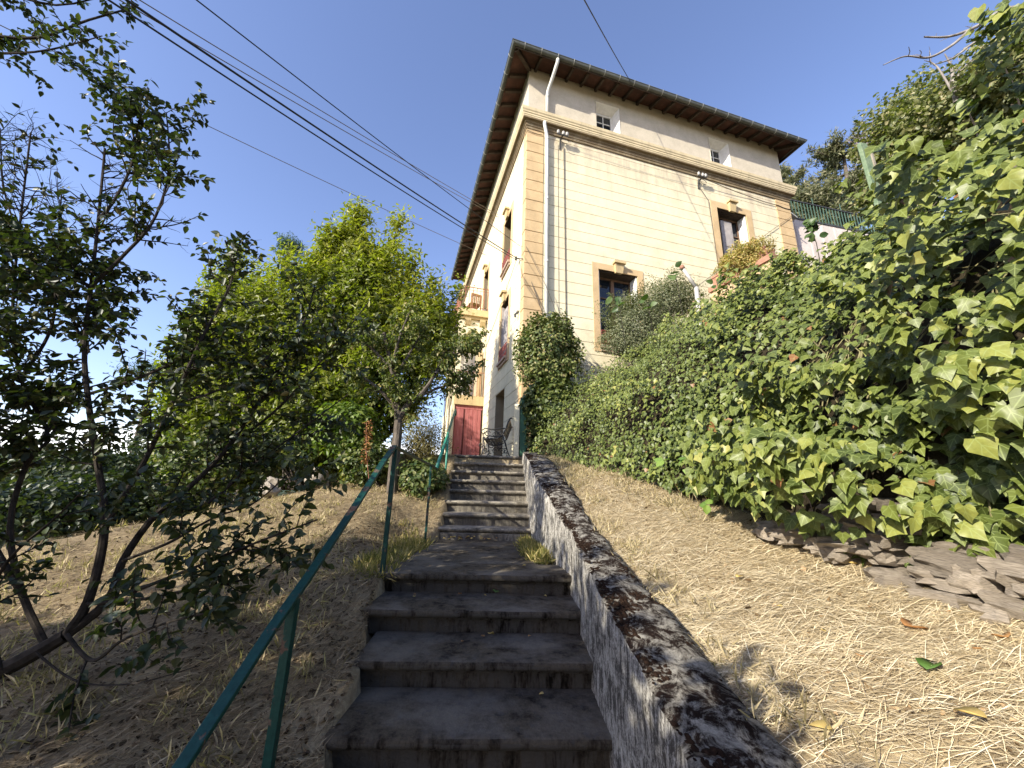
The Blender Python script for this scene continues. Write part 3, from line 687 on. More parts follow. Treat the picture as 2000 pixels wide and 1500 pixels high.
# roof: hipped, eaves 0.6 out; rafters, boards, fascia, gutter
EO = 0.60; EZ = 12.52; RS = 0.34
def hip(z_eave, o): 
    x0, x1, y0, y1 = -o, W_ + o - 0.22, -o, D_ + o; half = (x1 - x0) / 2; zr = z_eave + half * RS
    return [(x0, y0, z_eave), (x1, y0, z_eave), (x1, y1, z_eave), (x0, y1, z_eave), ((x0 + x1) / 2, y0 + half, zr), ((x0 + x1) / 2, y1 - half, zr)]
TILE = simple('grey_brown_tiles', [(0.3, (0.10, 0.075, 0.06)), (0.7, (0.22, 0.15, 0.11))], 6, 0.9, 0.2, 0.6, 0.01)
lo = hip(EZ + 0.02, EO); up_ = hip(EZ + 0.08, EO + 0.03)
mb = MB(); faces = [(0, 1, 4), (1, 2, 5, 4), (2, 3, 5), (3, 0, 4, 5)]
mb.add(up_, faces); roof = mb.obj('roof', TILE, house)
mb = MB(); mb.add(lo, faces); mb.add([up_[0], up_[1], up_[2], up_[3], lo[0], lo[1], lo[2], lo[3]], [(0, 1, 5, 4), (1, 2, 6, 5), (2, 3, 7, 6), (3, 0, 4, 7)]); mb.obj('eave_boards', SOFFIT, house, fix=False)
def raf(p, q, wdt=0.075, h=0.11): 
    mb = MB(); mb.bar(p, q, wdt, h); return mb.obj('rafter', RAFT, house)
xs = np.arange(0.22, W_, 0.52)
for x in xs: raf((x, -EO + 0.03, EZ - 0.045 + 0.03 * RS), (x + rng.uniform(-.01, .01), 0.3, EZ - 0.045 + RS * (EO + 0.3)))
for y in np.arange(0.25, D_, 0.50): raf((-EO + 0.03, y, EZ - 0.045 + 0.03 * RS), (0.3, y, EZ - 0.045 + RS * (EO + 0.3)))
for y in np.arange(0.25, D_, 0.50)[:8]: raf((W_ + EO - 0.25, y, EZ - 0.045 + 0.03 * RS), (W_ - 0.3, y, EZ - 0.045 + RS * (EO + 0.3)))
raf((-EO + 0.04, -EO + 0.04, EZ - 0.05), (0.3, 0.3, EZ - 0.05 + RS * (EO + 0.3)), 0.1, 0.14); raf((W_ + EO - 0.26, -EO + 0.04, EZ - 0.05), (W_ - 0.3, 0.3, EZ - 0.05 + RS * (EO + 0.3)), 0.1, 0.14)
mb = MB(); mb.sweep([(0.0, EZ - 0.09), (0.024, EZ - 0.09), (0.024, EZ + 0.03), (0.0, EZ + 0.03)], mitre(0, -EO + 0.01, -EO + 0.01, W_ + EO - 0.23, 0, D_ + EO)); mb.obj('fascia', RAFT, house)
gp = [(0.085 + 0.075 * math.cos(t), EZ + 0.03 + 0.085 * math.sin(t)) for t in np.linspace(math.pi, 2 * math.pi, 9)] + [(0.172, EZ + 0.045), (0.172, EZ + 0.03)] + [(0.085 + 0.066 * math.cos(t), EZ + 0.03 + 0.076 * math.sin(t)) for t in np.linspace(2 * math.pi, math.pi, 9)]
mb = MB(); mb.sweep(gp, mitre(0, -EO + 0.035, -EO + 0.035, W_ + EO - 0.255, 0, D_ + EO)); gutter = mb.obj('gutter', ZINC, house, True); gutter.modifiers.new('split', 'EDGE_SPLIT').split_angle = R(50)
gb = [(0.085 + 0.083 * math.cos(t), EZ + 0.03 + 0.093 * math.sin(t)) for t in np.linspace(math.pi * 1.35, 2 * math.pi, 8)] + [(0.176, EZ + 0.05)]
strap_me = None
def strap(org, e1, along):
    mb = MB(); k = len(mb.v)
    for s_ in (-0.011, 0.011):
        for a, z in gb: mb.v.append(tuple(Vector(org) + Vector(e1) * a + Vector(along) * s_ + Vector((0, 0, z))))
    q = len(gb); mb.f = [(i, i + 1, q + i + 1, q + i) for i in range(q - 1)]
    o = mb.obj('gutter_bracket', STRAP, house); o.modifiers.new('s', 'SOLIDIFY').thickness = 0.005
for x in np.arange(-0.35, W_ + 0.3, 0.52): strap((x, -EO + 0.035, 0), (0, -1, 0), (1, 0, 0))
for y in np.arange(-0.3, D_ + 0.5, 0.52): strap((-EO + 0.035, y, 0), (-1, 0, 0), (0, 1, 0))
# downspout in two lengths
mb = MB(); mb.tube([(0.70, -EO - 0.05, EZ - 0.05), (0.70, -EO - 0.04, EZ - 0.14), (0.66, -0.40, 12.14), (0.60, -0.12, 11.86), (0.59, -0.075, 11.72), (0.59, -0.075, 10.86)], 0.052, 14); sp_ = mb.obj('downspout', PIPE, house, True)
mb = MB(); mb.tube([(0.47, -0.17, 10.53), (0.48, -0.165, 10.42), (0.545, -0.11, 10.24), (0.575, -0.088, 10.12), (0.585, -0.085, 9.95), (0.585, -0.085, 0.62)], 0.052, 14); sp2 = mb.obj('downspout', PIPE, house, True)
for z in (10.02, 7.9, 5.9, 3.9, 1.9):
    mb = MB(); mb.tube([(0.585, -0.085, z - 0.03), (0.585, -0.085, z + 0.03)], 0.0575, 14); mb.obj('pipe_collar', PIPE, house, True)
mb = MB(); mb.tube([(0.59, -0.075, 11.70), (0.59, -0.075, 11.62)], 0.0575, 14); mb.obj('pipe_collar', PIPE, house, True)

# ---- windows.  local frame per window: a along the wall, o outward, z up
def frame_fn(side):
    if side == 'B': return lambda a, o, z: (a, -o, z)
    return lambda a, o, z: (-o, a, z)
def wbox(mb, fn, a0, a1, o0, o1, z0, z1):
    p, q = fn(a0, o0, z0), fn(a1, o1, z1); mb.box(tuple(min(i, j) for i, j in zip(p, q)), tuple(max(i, j) for i, j in zip(p, q)))
def scroll_panel(mb, fn, a0, a1, z0, z1, o, r=0.008):
    mb.tube([fn(a0, o, z1), fn(a1, o, z1)], r * 1.6, 6); mb.tube([fn(a0, o, z0 + 0.03), fn(a1, o, z0 + 0.03)], r * 1.2, 6); mb.tube([fn(a0, o, z1 - 0.09), fn(a1, o, z1 - 0.09)], r, 6)
    nb = int((a1 - a0) / 0.115)
    for i in range(nb + 1):
        a = a0 + (a1 - a0) * i / nb; mb.tube([fn(a, o, z0), fn(a, o, z1)], r, 6)
        if i < nb:
            ac = a + (a1 - a0) / nb / 2; zz = z0 + (z1 - z0) * 0.42
            for sg in (1, -1):
                sp_pts = []
                for t in np.linspace(0, 1, 14):
                    ang = t * 2.6 * math.pi; rr = 0.05 * (1 - 0.75 * t)
                    sp_pts.append(fn(ac + rr * math.cos(ang) * 0.9 * sg, o, zz + sg * (0.07 + rr * math.sin(ang))))
                mb.tube(sp_pts, r * 0.8, 5)
            cp = [fn(ac + 0.035 * math.cos(t), o, z1 - 0.045 + 0.035 * math.sin(t)) for t in np.linspace(0, 2 * math.pi, 11)]; mb.tube(cp, r * 0.7, 5)
def window(side, w_, fw, key=True, shutters='in', rail_h=0.42, depth=0.34, sill=True, frame_out=0.03, leaf_open=False):
    fn = frame_fn(side); a0, a1, z0, z1 = w_; ac = (a0 + a1) / 2
    f = MB(); t = 0.055; o0, o1 = -depth - 0.05, -depth + 0.012
    wbox(f, fn, a0, a0 + t, o0, o1, z0, z1); wbox(f, fn, a1 - t, a1, o0, o1, z0, z1); wbox(f, fn, a0 + t, a1 - t, o0, o1, z1 - 0.075, z1); wbox(f, fn, a0 + t, a1 - t, o0, o1, z0, z0 + 0.12)
    wbox(f, fn, ac - 0.05, ac + 0.05, o0, o1 + 0.015, z0 + 0.12, z1 - 0.075)
    win = f.obj('window', BROWNW, house); bevel(win, 0.006)
    for p, q in ((a0 + t, ac - 0.05), (ac + 0.05, a1 - t)):
        g = MB(); wbox(g, fn, p, q, o0 + 0.015, o0 + 0.021, z0 + 0.12, z1 - 0.075); g.obj('pane', GLASS, win)
        for zz in (z0 + 0.12 + (z1 - z0) * 0.36, z0 + (z1 - z0) * 0.70):
            g = MB(); wbox(g, fn, p, q, o0 + 0.024, o1 - 0.006, zz, zz + 0.03); g.obj('glazing_bar', BROWNW, win)
    # painted surround: two jambs and a lintel
    zt = z1 + fw * 0.97
    for p, q, c, d in ((a0 - fw, a0, z0 - 0.16, z1), (a1, a1 + fw, z0 - 0.16, z1), (a0 - fw, a1 + fw, z1, zt)):
        g = MB(); wbox(g, fn, p, q, -depth + 0.02, frame_out, c, d); o = g.obj('surround', OCHRE, win)
    if key:
        g = MB(); zt2 = zt + 0.05
        pr = [(-0.11, z1 - 0.05), (0.11, z1 - 0.05), (0.145, zt2), (-0.145, zt2)]
        vv = [fn(ac + a, frame_out - 0.01, z) for a, z in pr] + [fn(ac + a, 0.13 - 0.04 * (i < 2), z) for i, (a, z) in enumerate(pr)]
        g.add(vv, [(0, 1, 2, 3), (4, 5, 6, 7), (0, 1, 5, 4), (1, 2, 6, 5), (2, 3, 7, 6), (3, 0, 4, 7)]); wbox(g, fn, ac - 0.18, ac + 0.18, frame_out, 0.18, zt2 - 0.012, zt2 + 0.055); g.obj('keystone', STUCCO, win)
    if sill:
        g = MB(); wbox(g, fn, a0 - 0.03, a1 + 0.03, -depth + 0.02, 0.115, z0 - 0.075, z0); wbox(g, fn, a0 - 0.01, a1 + 0.01, -depth + 0.02, 0.07, z0 - 0.15, z0 - 0.078); g.obj('sill', SILL, win)
    if rail_h:
        g = MB(); scroll_panel(g, fn, a0 + 0.02, a1 - 0.02, z0 + 0.03, z0 + rail_h, 0.05); g.obj('guard_rail', REDIRON, win)
    if shutters:
        for sg, e in ((1, a0), (-1, a1)):
            g = MB(); th = 0.035
            o_a, o_b = -depth + 0.03, -0.015
            aa, bb = sorted((e + sg * 0.006, e + sg * (0.006 + th)))
            wbox(g, fn, aa, bb, o_a, o_b, z0 + 0.03, z1 - 0.03)
            for i in range(16):
                zz = z0 + 0.18 + i * (z1 - z0 - 0.36) / 16
                p, q = sorted((e + sg * (0.006 + th), e + sg * (0.006 + th + 0.010)))
                wbox(g, fn, p, q, o_a + 0.04, o_b - 0.04, zz, zz + 0.06)
            g.obj('shutter', WHITE if shutters == 'white' else GREYW, win)
    # lintel soffit boards
    g = MB(); 
    for i in range(3): wbox(g, fn, a0 + 0.01, a1 - 0.01, -depth + 0.02 + i * 0.10, -depth + 0.112 + i * 0.10, z1 - 0.028, z1 - 0.006)
    g.obj('lintel_board', RAFT, win)
    return win
window('B', B1, 0.19, True, 'white', 0.44)
window('B', B2, 0.24, True, 'white', 0.44)
window('A', A1, 0.16, True, 'grey', 0.42)
window('A', A2, 0.16, True, None, 0.42)
window('A', A3, 0.16, True, None, 0)
window('A', A4, 0.16, True, None, 0.42)
# closed grey shutter leaf in the lower front window
g = MB(); fn = frame_fn('A'); a0, a1, z0, z1 = A1
wbox(g, fn, a1 - 0.50, a1 - 0.05, -0.10, -0.06, z0 + 0.05, z1 - 0.18)
for c, d in ((0.15, 0.85), (0.98, 1.62)): wbox(g, fn, a1 - 0.42, a1 - 0.13, -0.062, -0.048, z0 + c, z0 + d)
g.obj('shutter', GREYW, house)
# timber panelled shutter standing half open in the upper end window
g = MB(); g.box((7.0, 0.22, 7.0), (7.45, 0.26, 9.0)); 
for c, d in ((7.1, 7.9), (8.0, 8.85)): g.box((7.07, 0.205, c), (7.38, 0.222, d))
g.obj('shutter', GREYW, house)
# small attic windows in deep white splayed reveals
for (a0, a1, z0, z1) in AT:
    f = MB(); fn = frame_fn('B'); x0, x1 = a0 + 0.10, a1 - 0.13; d0 = -0.30; zt = z1 - 0.13
    for p, q, c, d in ((x0, x0 + 0.04, z0, zt), (x1 - 0.04, x1, z0, zt), (x0 + 0.04, x1 - 0.04, zt - 0.045, zt), (x0 + 0.04, x1 - 0.04, z0, z0 + 0.05)): wbox(f, fn, p, q, d0 - 0.03, d0 + 0.02, c, d)
    wn = f.obj('window', WHITE, house)
    g = MB(); wbox(g, fn, x0 + 0.04, x1 - 0.04, d0 - 0.02, d0 - 0.015, z0 + 0.05, zt - 0.045); g.obj('pane', GLASS, wn)
    g = MB(); xm = (x0 + x1) / 2; wbox(g, fn, xm - 0.012, xm + 0.012, d0 - 0.01, d0 + 0.012, z0 + 0.05, zt - 0.045)
    for zz in (z0 + 0.05 + (zt - z0) * 0.30, z0 + 0.05 + (zt - z0) * 0.62): wbox(g, fn, x0 + 0.04, x1 - 0.04, d0 - 0.008, d0 + 0.010, zz, zz + 0.022)
    g.obj('glazing_bar', WHITE, wn)
    g = MB(); e = 0.004   # splayed lining: jambs, sloping head, back panel
    g.add([fn(a1 - e, 0.0, z0), fn(a1 - e, 0.0, z1 - e), fn(x1, d0, zt + 0.02), fn(x1, d0, z0)], [(0, 1, 2, 3)])
    g.add([fn(a0 + e, 0.0, z0), fn(x0, d0, z0), fn(x0, d0, zt + 0.02), fn(a0 + e, 0.0, z1 - e)], [(0, 1, 2, 3)])
    g.add([fn(a0 + e, 0.0, z1 - e), fn(x0, d0, zt + 0.02), fn(x1, d0, zt + 0.02), fn(a1 - e, 0.0, z1 - e)], [(0, 1, 2, 3)])
    g.add([fn(a0 + e, -0.02, z0 + 0.004), fn(a1 - e, -0.02, z0 + 0.004), fn(x1, d0, z0 + 0.01), fn(x0, d0, z0 + 0.01)], [(0, 1, 2, 3)])
    wbox(g, fn, a0 - 0.05, a1 + 0.05, -0.60, -0.52, z0, z1); g.obj('reveal', WHITE, wn, fix=False)
# ground-floor doorway on the long front: reveal and recessed door
g = MB(); fn = frame_fn('A'); a0, a1, z0, z1 = AD
wbox(g, fn, a0 + 0.004, a1 - 0.004, -0.40, -0.34, z0, z1); dr = g.obj('door', BROWNW, house)
g = MB(); wbox(g, fn, a0 + 0.1, a1 - 0.1, -0.345, -0.325, z0 + 0.2, z0 + 0.9); wbox(g, fn, a0 + 0.1, a1 - 0.1, -0.345, -0.325, z0 + 1.0, z1 - 0.15); g.obj('panel', BROWNW, dr)
# ---- projecting annex with red door, loggia and balcony
AV = 4.6
mb = MB()
mb.box((-1.06, AV, 2.80), (-0.016, AV + 0.34, 3.14)); mb.obj('lintel', STUCCO, house)
mb = MB(); mb.box((-1.12, AV + 0.05, 0.3), (-1.02, 7.6, 2.80)); mb.box((-1.06, 7.3, 0.3), (-0.016, 7.6, 6.05)); mb.box((-1.02, AV + 0.345, 2.86), (-0.016, 7.3, 3.10)); mb.obj('annex_wall', CREAM, house)
# loggia front: pier at the left, arch above
mb = MB(); arc = [(-0.5 + 0.42 * math.cos(t), 5.02 + 0.62 * math.sin(t)) for t in np.linspace(math.pi, 0, 13)]
prev = None; poly = [(-1.06, 6.05)] 
for i in range(12):
    (xa, za), (xb, zb) = arc[i], arc[i + 1]
    mb.add([(xa, AV + 0.02, za), (xb, AV + 0.02, zb), (xb, AV + 0.02, 6.05), (xa, AV + 0.02, 6.05), (xa, AV + 0.30, za), (xb, AV + 0.30, zb), (xb, AV + 0.30, 6.05), (xa, AV + 0.30, 6.05)], [(0, 1, 2, 3), (7, 6, 5, 4), (0, 4, 5, 1), (3, 2, 6, 7)])
mb.box((-1.06, AV + 0.02, 3.14), (-0.92, AV + 0.30, 6.05)); mb.box((-0.08, AV + 0.02, 4.6), (-0.016, AV + 0.30, 6.05)); mb.obj('arch', CREAM, house)
mb = MB(); mb.box((-0.24, AV + 0.06, 3.14), (-0.12, AV + 0.2, 4.9)); mb.obj('post', OCHRE, house)
mb = MB(); mb.box((-0.92, AV + 0.5, 3.14), (-0.30, AV + 0.54, 4.9)); 
for x in (-0.78, -0.6, -0.44): mb.box((x, AV + 0.485, 3.2), (x + 0.012, AV + 0.5, 4.85))
mb.obj('shutter', WHITE, house)
mb = MB(); mb.tube([(-1.04, AV + 0.0, 4.02), (-0.02, AV + 0.0, 4.02)], 0.014, 6)
for x in np.arange(-1.0, -0.02, 0.12): mb.tube([(x, AV, 3.13), (x, AV, 4.02)], 0.008, 5)
mb.obj('railing', RUST, house)
# red plank door
d = MB(); d.box((-1.03, AV + 0.08, 2.66), (-0.016, AV + 0.13, 2.80)); d.box((-1.03, AV + 0.10, 0.55), (-0.99, AV + 0.16, 2.66)); red = d.obj('red_door', REDP, house); red['label'] = 'faded red plank door'
x = -0.985
for wd in (0.30, 0.03, 0.16, 0.145, 0.16, 0.13):
    if wd > 0.05:
        d = MB(); d.box((x + 0.004, AV + 0.085, 0.60), (min(x + wd - 0.004, -0.02), AV + 0.125, 2.655)); o = d.obj('board', REDP, red); bevel(o, 0.004)
    x += wd
d = MB(); d.box((-0.685, AV + 0.07, 0.6), (-0.657, AV + 0.12, 2.655)); d.obj('cover_strip', simple('dark_red_strip', [(0.3, (0.08, 0.02, 0.02)), (0.7, (0.13, 0.035, 0.03))], 9), red)
d = MB(); d.box((-0.985, AV + 0.13, 0.6), (-0.02, AV + 0.16, 2.66)); d.obj('backing', BROWNW, red)
# balcony
mb = MB(); mb.box((-1.12, AV - 0.16, 6.16), (-0.016, 7.6, 6.42)); mb.box((-1.06, AV - 0.06, 6.06), (-0.016, 7.6, 6.155)); bal = mb.obj('balcony', STUCCO, house)
for x in (-0.85, -0.30):
    mb = MB(); mb.add([(x, AV, 6.05), (x, AV - 0.14, 6.05), (x, AV - 0.12, 5.98), (x, AV - 0.03, 5.84), (x, AV + 0.02, 5.80), (x + 0.2, AV, 6.05), (x + 0.2, AV - 0.14, 6.05), (x + 0.2, AV - 0.12, 5.98), (x + 0.2, AV - 0.03, 5.84), (x + 0.2, AV + 0.02, 5.80)], [(0, 1, 2, 3, 4), (9, 8, 7, 6, 5), (0, 5, 6, 1), (1, 6, 7, 2), (2, 7, 8, 3), (3, 8, 9, 4)]); mb.obj('bracket', STUCCO, bal)
mb = MB(); y0 = AV - 0.10
mb.bar((-1.06, y0, 7.34), (-0.02, y0, 7.34), 0.035, 0.02); mb.bar((-1.06, y0, 7.34), (-1.06, 7.55, 7.34), 0.035, 0.02); mb.tube([(-1.06, y0, 7.22), (-0.02, y0, 7.22)], 0.008, 5); mb.tube([(-1.06, y0, 6.52), (-0.02, y0, 6.52)], 0.008, 5); mb.tube([(-1.06, y0, 6.52), (-1.06, 7.5, 6.52)], 0.008, 5)
for x in np.arange(-1.06, 0.0, 0.145): mb.tube([(x, y0, 6.42), (x, y0, 7.34)], 0.011, 6)
for y in np.arange(y0, 7.5, 0.145): mb.tube([(-1.06, y, 6.42), (-1.06, y, 7.34)], 0.011, 6)
mb.obj('railing', RUST, bal)

def hw(x, y, z): return Matrix.Translation(HC) @ Matrix.Rotation(HR, 4, 'Z') @ Vector((x, y, z))
# wooden chair and pots on the balcony
t = empty('balcony_chair', hw(-0.48, AV + 0.45, 6.42), HR + 0.2, 'brown wooden chair standing behind the rusty balcony rail', 'chair')
CH_ = simple('warm_wood', [(0.3, (0.22, 0.12, 0.05)), (0.7, (0.38, 0.23, 0.11))], 7, 0.6, 0.3, 0.3, 0.003, (1, 1, 0.2))
for sx in (-0.2, 0.2):
    mb = MB(); mb.bar((sx, -0.2, 0), (sx, -0.22, 0.82), 0.04, 0.04); mb.obj('leg', CH_, t)
    mb = MB(); mb.bar((sx, 0.2, 0), (sx, 0.2, 0.45), 0.04, 0.04); mb.obj('leg', CH_, t)
mb = MB(); mb.box((-0.22, -0.2, 0.43), (0.22, 0.22, 0.47)); mb.obj('seat', CH_, t)
for i in range(5):
    mb = MB(); mb.box((-0.165 + i * 0.072, -0.225, 0.47), (-0.165 + i * 0.072 + 0.05, -0.205, 0.76)); mb.obj('slat', CH_, t)
mb = MB(); mb.box((-0.21, -0.235, 0.75), (0.21, -0.20, 0.85)); mb.obj('top_rail', CH_, t)
def pot(loc, r_, h, m, lab, grp=None):
    t = empty('plant_pot', loc, 0, lab, 'pot', grp)
    mb = MB(); mb.tube([(0, 0, 0), (0, 0, h * 0.85), (0, 0, h * 0.86), (0, 0, h)], [r_ * 0.7, r_ * 0.95, r_ * 1.08, r_ * 1.1], 14); mb.obj('pot_body', m, t, False)
    P = np.array([[0, 0, h * 0.95]]) + rdir(60) * r_ * 0.9 * np.array([1, 1, 0.9]); P[:, 2] = np.abs(P[:, 2] - h) + h * 0.9
    leaves_obj('foliage', np.array(loc) * 0 + P, rdir(60) + np.array([0, 0, 0.8]), rdir(60), rng.uniform(0.04, 0.07, 60), T_quad(0.25), POTLEAF, t)
POTLEAF = leaf_mat('pot_leaf', [(0.0, (0.03, 0.06, 0.02)), (1.0, (0.10, 0.14, 0.05))])
pot(hw(-0.12, AV + 0.06, 6.42), 0.09, 0.13, simple('grey_pot', [(0.3, 0.25), (0.7, 0.35)], 9), 'small grey pot at the wall end of the balcony slab')
pot(hw(-0.95, AV + 0.06, 6.42), 0.10, 0.15, simple('dark_pot', [(0.3, 0.05), (0.7, 0.09)], 9), 'dark pot at the outer corner of the balcony slab')

# ---- insulators, cables and meter box fixed to the house
CERAM = simple('white_ceramic', [(0.3, (0.30, 0.28, 0.25)), (0.7, (0.42, 0.40, 0.37))], 9, 0.4, 0.4, 0)
WIRE = simple('black_cable', [(0.3, 0.018), (0.7, 0.03)], 9, 0.6, 0.3, 0)
GWIRE = simple('grey_cable', [(0.3, (0.10, 0.085, 0.07)), (0.7, (0.16, 0.13, 0.10))], 9, 0.8, 0.2, 0)
IRON = simple('dark_iron', [(0.3, 0.03), (0.7, 0.07)], 12, 0.6, 0.4, 0.3, 0.002)
for u_, z_, lab in ((1.02, 10.16, 'white ceramic insulators on an iron bracket next to the downspout'), (6.0, 10.10, 'white ceramic insulators on an iron bracket above the upper end window')):
    t = empty('insulator_bracket', hw(u_, -0.012, z_), HR, lab, 'insulator')
    t.scale = (1.45, 1.2, 1.45)
    mb = MB(); mb.bar((0, 0.0, -0.22), (0, -0.05, 0.02), 0.03, 0.03); mb.bar((0, 0.0, -0.05), (0, -0.20, 0.0), 0.022, 0.022); mb.bar((-0.12, -0.18, 0.0), (0.12, -0.18, 0.0), 0.022, 0.022); mb.obj('bracket', IRON, t)
    for dx in (-0.09, 0.02, 0.10):
        mb = MB(); mb.tube([(dx, -0.18, 0.01), (dx, -0.18, 0.035), (dx, -0.18, 0.05), (dx, -0.18, 0.065), (dx, -0.18, 0.085), (dx, -0.18, 0.11)], [0.02, 0.038, 0.026, 0.036, 0.03, 0.012], 12); mb.obj('ceramic_cap', CERAM, t, True)
    mb = MB(); cc = [(0.1 + 0.09 * math.cos(a) - 0.02, -0.1 + 0.03 * math.sin(a), -0.06 + 0.09 * math.sin(a)) for a in np.linspace(0, 5.2, 16)]; mb.tube(cc, 0.006, 5); mb.obj('wire_loop', WIRE, t)
def cable(name, pts, r, m, lab, sag=0.0, sub=14, grp=None):
    P = []
    for i in range(len(pts) - 1):
        a, b_ = Vector(pts[i]), Vector(pts[i + 1])
        for k in range(sub):
            t_ = k / sub; p = a.lerp(b_, t_); p.z -= sag * 4 * t_ * (1 - t_); P.append(p)
    P.append(Vector(pts[-1])); mb = MB(); mb.tube(P, r, 6); return tag(mb.obj(name, m, None, True), lab, 'cable', grp)
cable('wall_cable', [hw(1.14, -0.035, 9.95), hw(1.15, -0.03, 7.0), hw(1.16, -0.03, 3.0), hw(1.15, -0.03, 0.9)], 0.011, GWIRE, 'brown cable running straight down the end wall beside the downspout')
cable('wall_cable', [hw(0.96, -0.022, 10.0), hw(0.955, -0.022, 1.2)], 0.004, GWIRE, 'thin grey wire down the end wall close to the downspout')
cable('wall_cable', [hw(1.15, -0.19, 10.18), hw(5.9, -0.19, 10.12)], 0.007, GWIRE, 'single wire strung between the two insulator brackets', 0.10)
cable('wall_cable', [hw(6.1, -0.17, 10.12), hw(8.2, -0.06, 10.02), hw(9.4, -0.05, 10.0), hw(W_ + 0.045, -0.045, 9.98)], 0.013, GWIRE, 'twisted grey cable from the far insulators to the far house corner', 0.03)
cable('wall_cable', [hw(6.0, -0.05, 9.85), hw(6.32, -0.045, 9.4), hw(6.36, -0.045, 7.6), hw(6.38, -0.045, 6.6)], 0.009, GWIRE, 'grey cable dropping along the ochre jamb of the upper end window')
cable('wall_cable', [hw(0.45, -0.06, 10.15), hw(-0.03, -0.06, 10.18), hw(-0.06, 0.1, 10.1)], 0.008, WIRE, 'short black cable looped round the near house corner under the cornice', 0.03)
def dirp(px, py, dist):
    d = CAM @ np.array([px - 1000, 751, 750 - py]); d = d / np.linalg.norm(d); return Vector(d * dist)
an1 = hw(-0.10, 0.42, 6.17)
far1 = dirp(277, 2, 6.0); far1 = an1 + (far1 - an1) * 1.6
cable('aerial_cable', [an1, far1], 0.012, WIRE, 'thick black overhead cable reaching the house front, upper of a pair', 0.10, 30, 'overhead cables')
cable('aerial_cable', [an1 + Vector((0.0, 0.02, -0.05)), far1 + Vector((0.06, 0, -0.10))], 0.009, WIRE, 'thinner black overhead cable hanging just under the thick one', 0.16, 30, 'overhead cables')
an2 = hw(-0.06, 0.26, 6.46); f2 = dirp(405, 0, 6.2)
cable('aerial_cable', [an2, an2 + (f2 - an2) * 1.6], 0.007, WIRE, 'thin black overhead cable crossing above the pair to the corner block', 0.10, 30, 'overhead cables')
an3 = hw(-0.05, 3.4, 9.9); f3 = dirp(292, 0, 10)
cable('aerial_cable', [an3, an3 + (f3 - an3) * 1.5], 0.0085, GWIRE, 'thin grey overhead wire ending behind the long eave, upper of two', 0.12, 30, 'overhead cables')
cable('aerial_cable', [an3 + Vector((0, 0, -0.1)), an3 + (f3 - an3) * 1.5 + Vector((0, 0, -0.25))], 0.0085, GWIRE, 'thin grey overhead wire ending behind the long eave, lower of two', 0.12, 30, 'overhead cables')
an4 = hw(-0.06, 5.2, 9.3); f4 = dirp(110, 92, 14)
cable('aerial_cable', [an4, an4 + (f4 - an4) * 1.4], 0.009, GWIRE, 'very thin wire low across the sky behind the leafy tree', 0.15, 30, 'overhead cables')
an5 = hw(3.25, -0.58, 12.66); f5 = dirp(1142, 0, 8.5)
cable('aerial_cable', [an5, an5 + (f5 - an5) * 1.12], 0.010, WIRE, 'black cable rising from the end eave over the steps', 0.04, 30, 'overhead cables')
cable('wall_cable', [an1, hw(-0.045, 0.06, 5.95), hw(0.30, -0.06, 4.9), hw(0.55, -0.15, 4.1), hw(0.58, -0.1, 3.2)], 0.011, GWIRE, 'black service cable slanting down from the cable clamp across the corner blocks')
cable('wall_cable', [an2, hw(0.02, -0.05, 6.25), hw(0.6, -0.16, 5.0), hw(1.05, -0.04, 4.0)], 0.006, GWIRE, 'thin wire slanting down across corner blocks and downspout')
cable('wall_cable', [an1, hw(-0.03, 2.0, 5.85), hw(-0.03, 3.4, 5.4), hw(-0.03, 4.5, 5.0)], 0.008, GWIRE, 'thin wire slanting along the long front between the windows')
t = empty('cable_clamp', an1, HR, 'small dark clamp where the thick overhead cables meet the house', 'clamp')
mb = MB(); mb.bar((0.10, 0, 0.0), (-0.03, 0, 0), 0.03, 0.03); mb.obj('arm', IRON, t); mb = MB(); mb.tube([(-0.03, 0, -0.06), (-0.03, 0, 0.04)], 0.03, 8); mb.obj('body', IRON, t)
t = empty('meter_box', hw(-0.014, 0.42, 4.55), HR, 'small white box with a lamp bracket low on the front near the corner', 'box')
mb = MB(); mb.box((-0.07, -0.09, 0.0), (0, 0.09, 0.30)); o = mb.obj('box_body', WHITE, t); bevel(o, 0.008); mb = MB(); mb.tube([(-0.04, 0, -0.02), (-0.10, 0, -0.09), (-0.09, 0, -0.16)], [0.02, 0.035, 0.03], 8); mb.obj('lamp', IRON, t)
# ------------------------------------------------------------------ small things by the house
t = empty('gate_pillar', (0.44, 8.05, 0.6), 0, 'cream rendered pillar at the top right end of the steps', 'pillar')
mb = MB(); mb.box((-0.065, -0.14, 0), (0.05, 0.14, 1.12)); o = mb.obj('pillar_body', CREAM, t); bevel(o, 0.02, 2)
t = empty('garden_gate', (0.565, 8.0, 0.6), 0, 'green plank garden gate standing open against the cream pillar', 'gate')
GATEM = simple('old_green_gate_paint', [(0.3, (0.018, 0.060, 0.034)), (0.7, (0.045, 0.115, 0.065))], 12, 0.6, 0.3, 0.4, 0.003, (1, 1, 0.2))
for i in range(4):
    mb = MB(); mb.box((-0.062, -0.10 + i * 0.125, 0.05), (0.062, 0.018 + i * 0.125, 1.26)); o = mb.obj('plank', GATEM, t); bevel(o, 0.004)
mb = MB(); mb.box((0.064, -0.1, 0.2), (0.10, 0.4, 0.28)); mb.box((0.064, -0.1, 0.95), (0.10, 0.4, 1.03)); mb.obj('batten', GATEM, t)

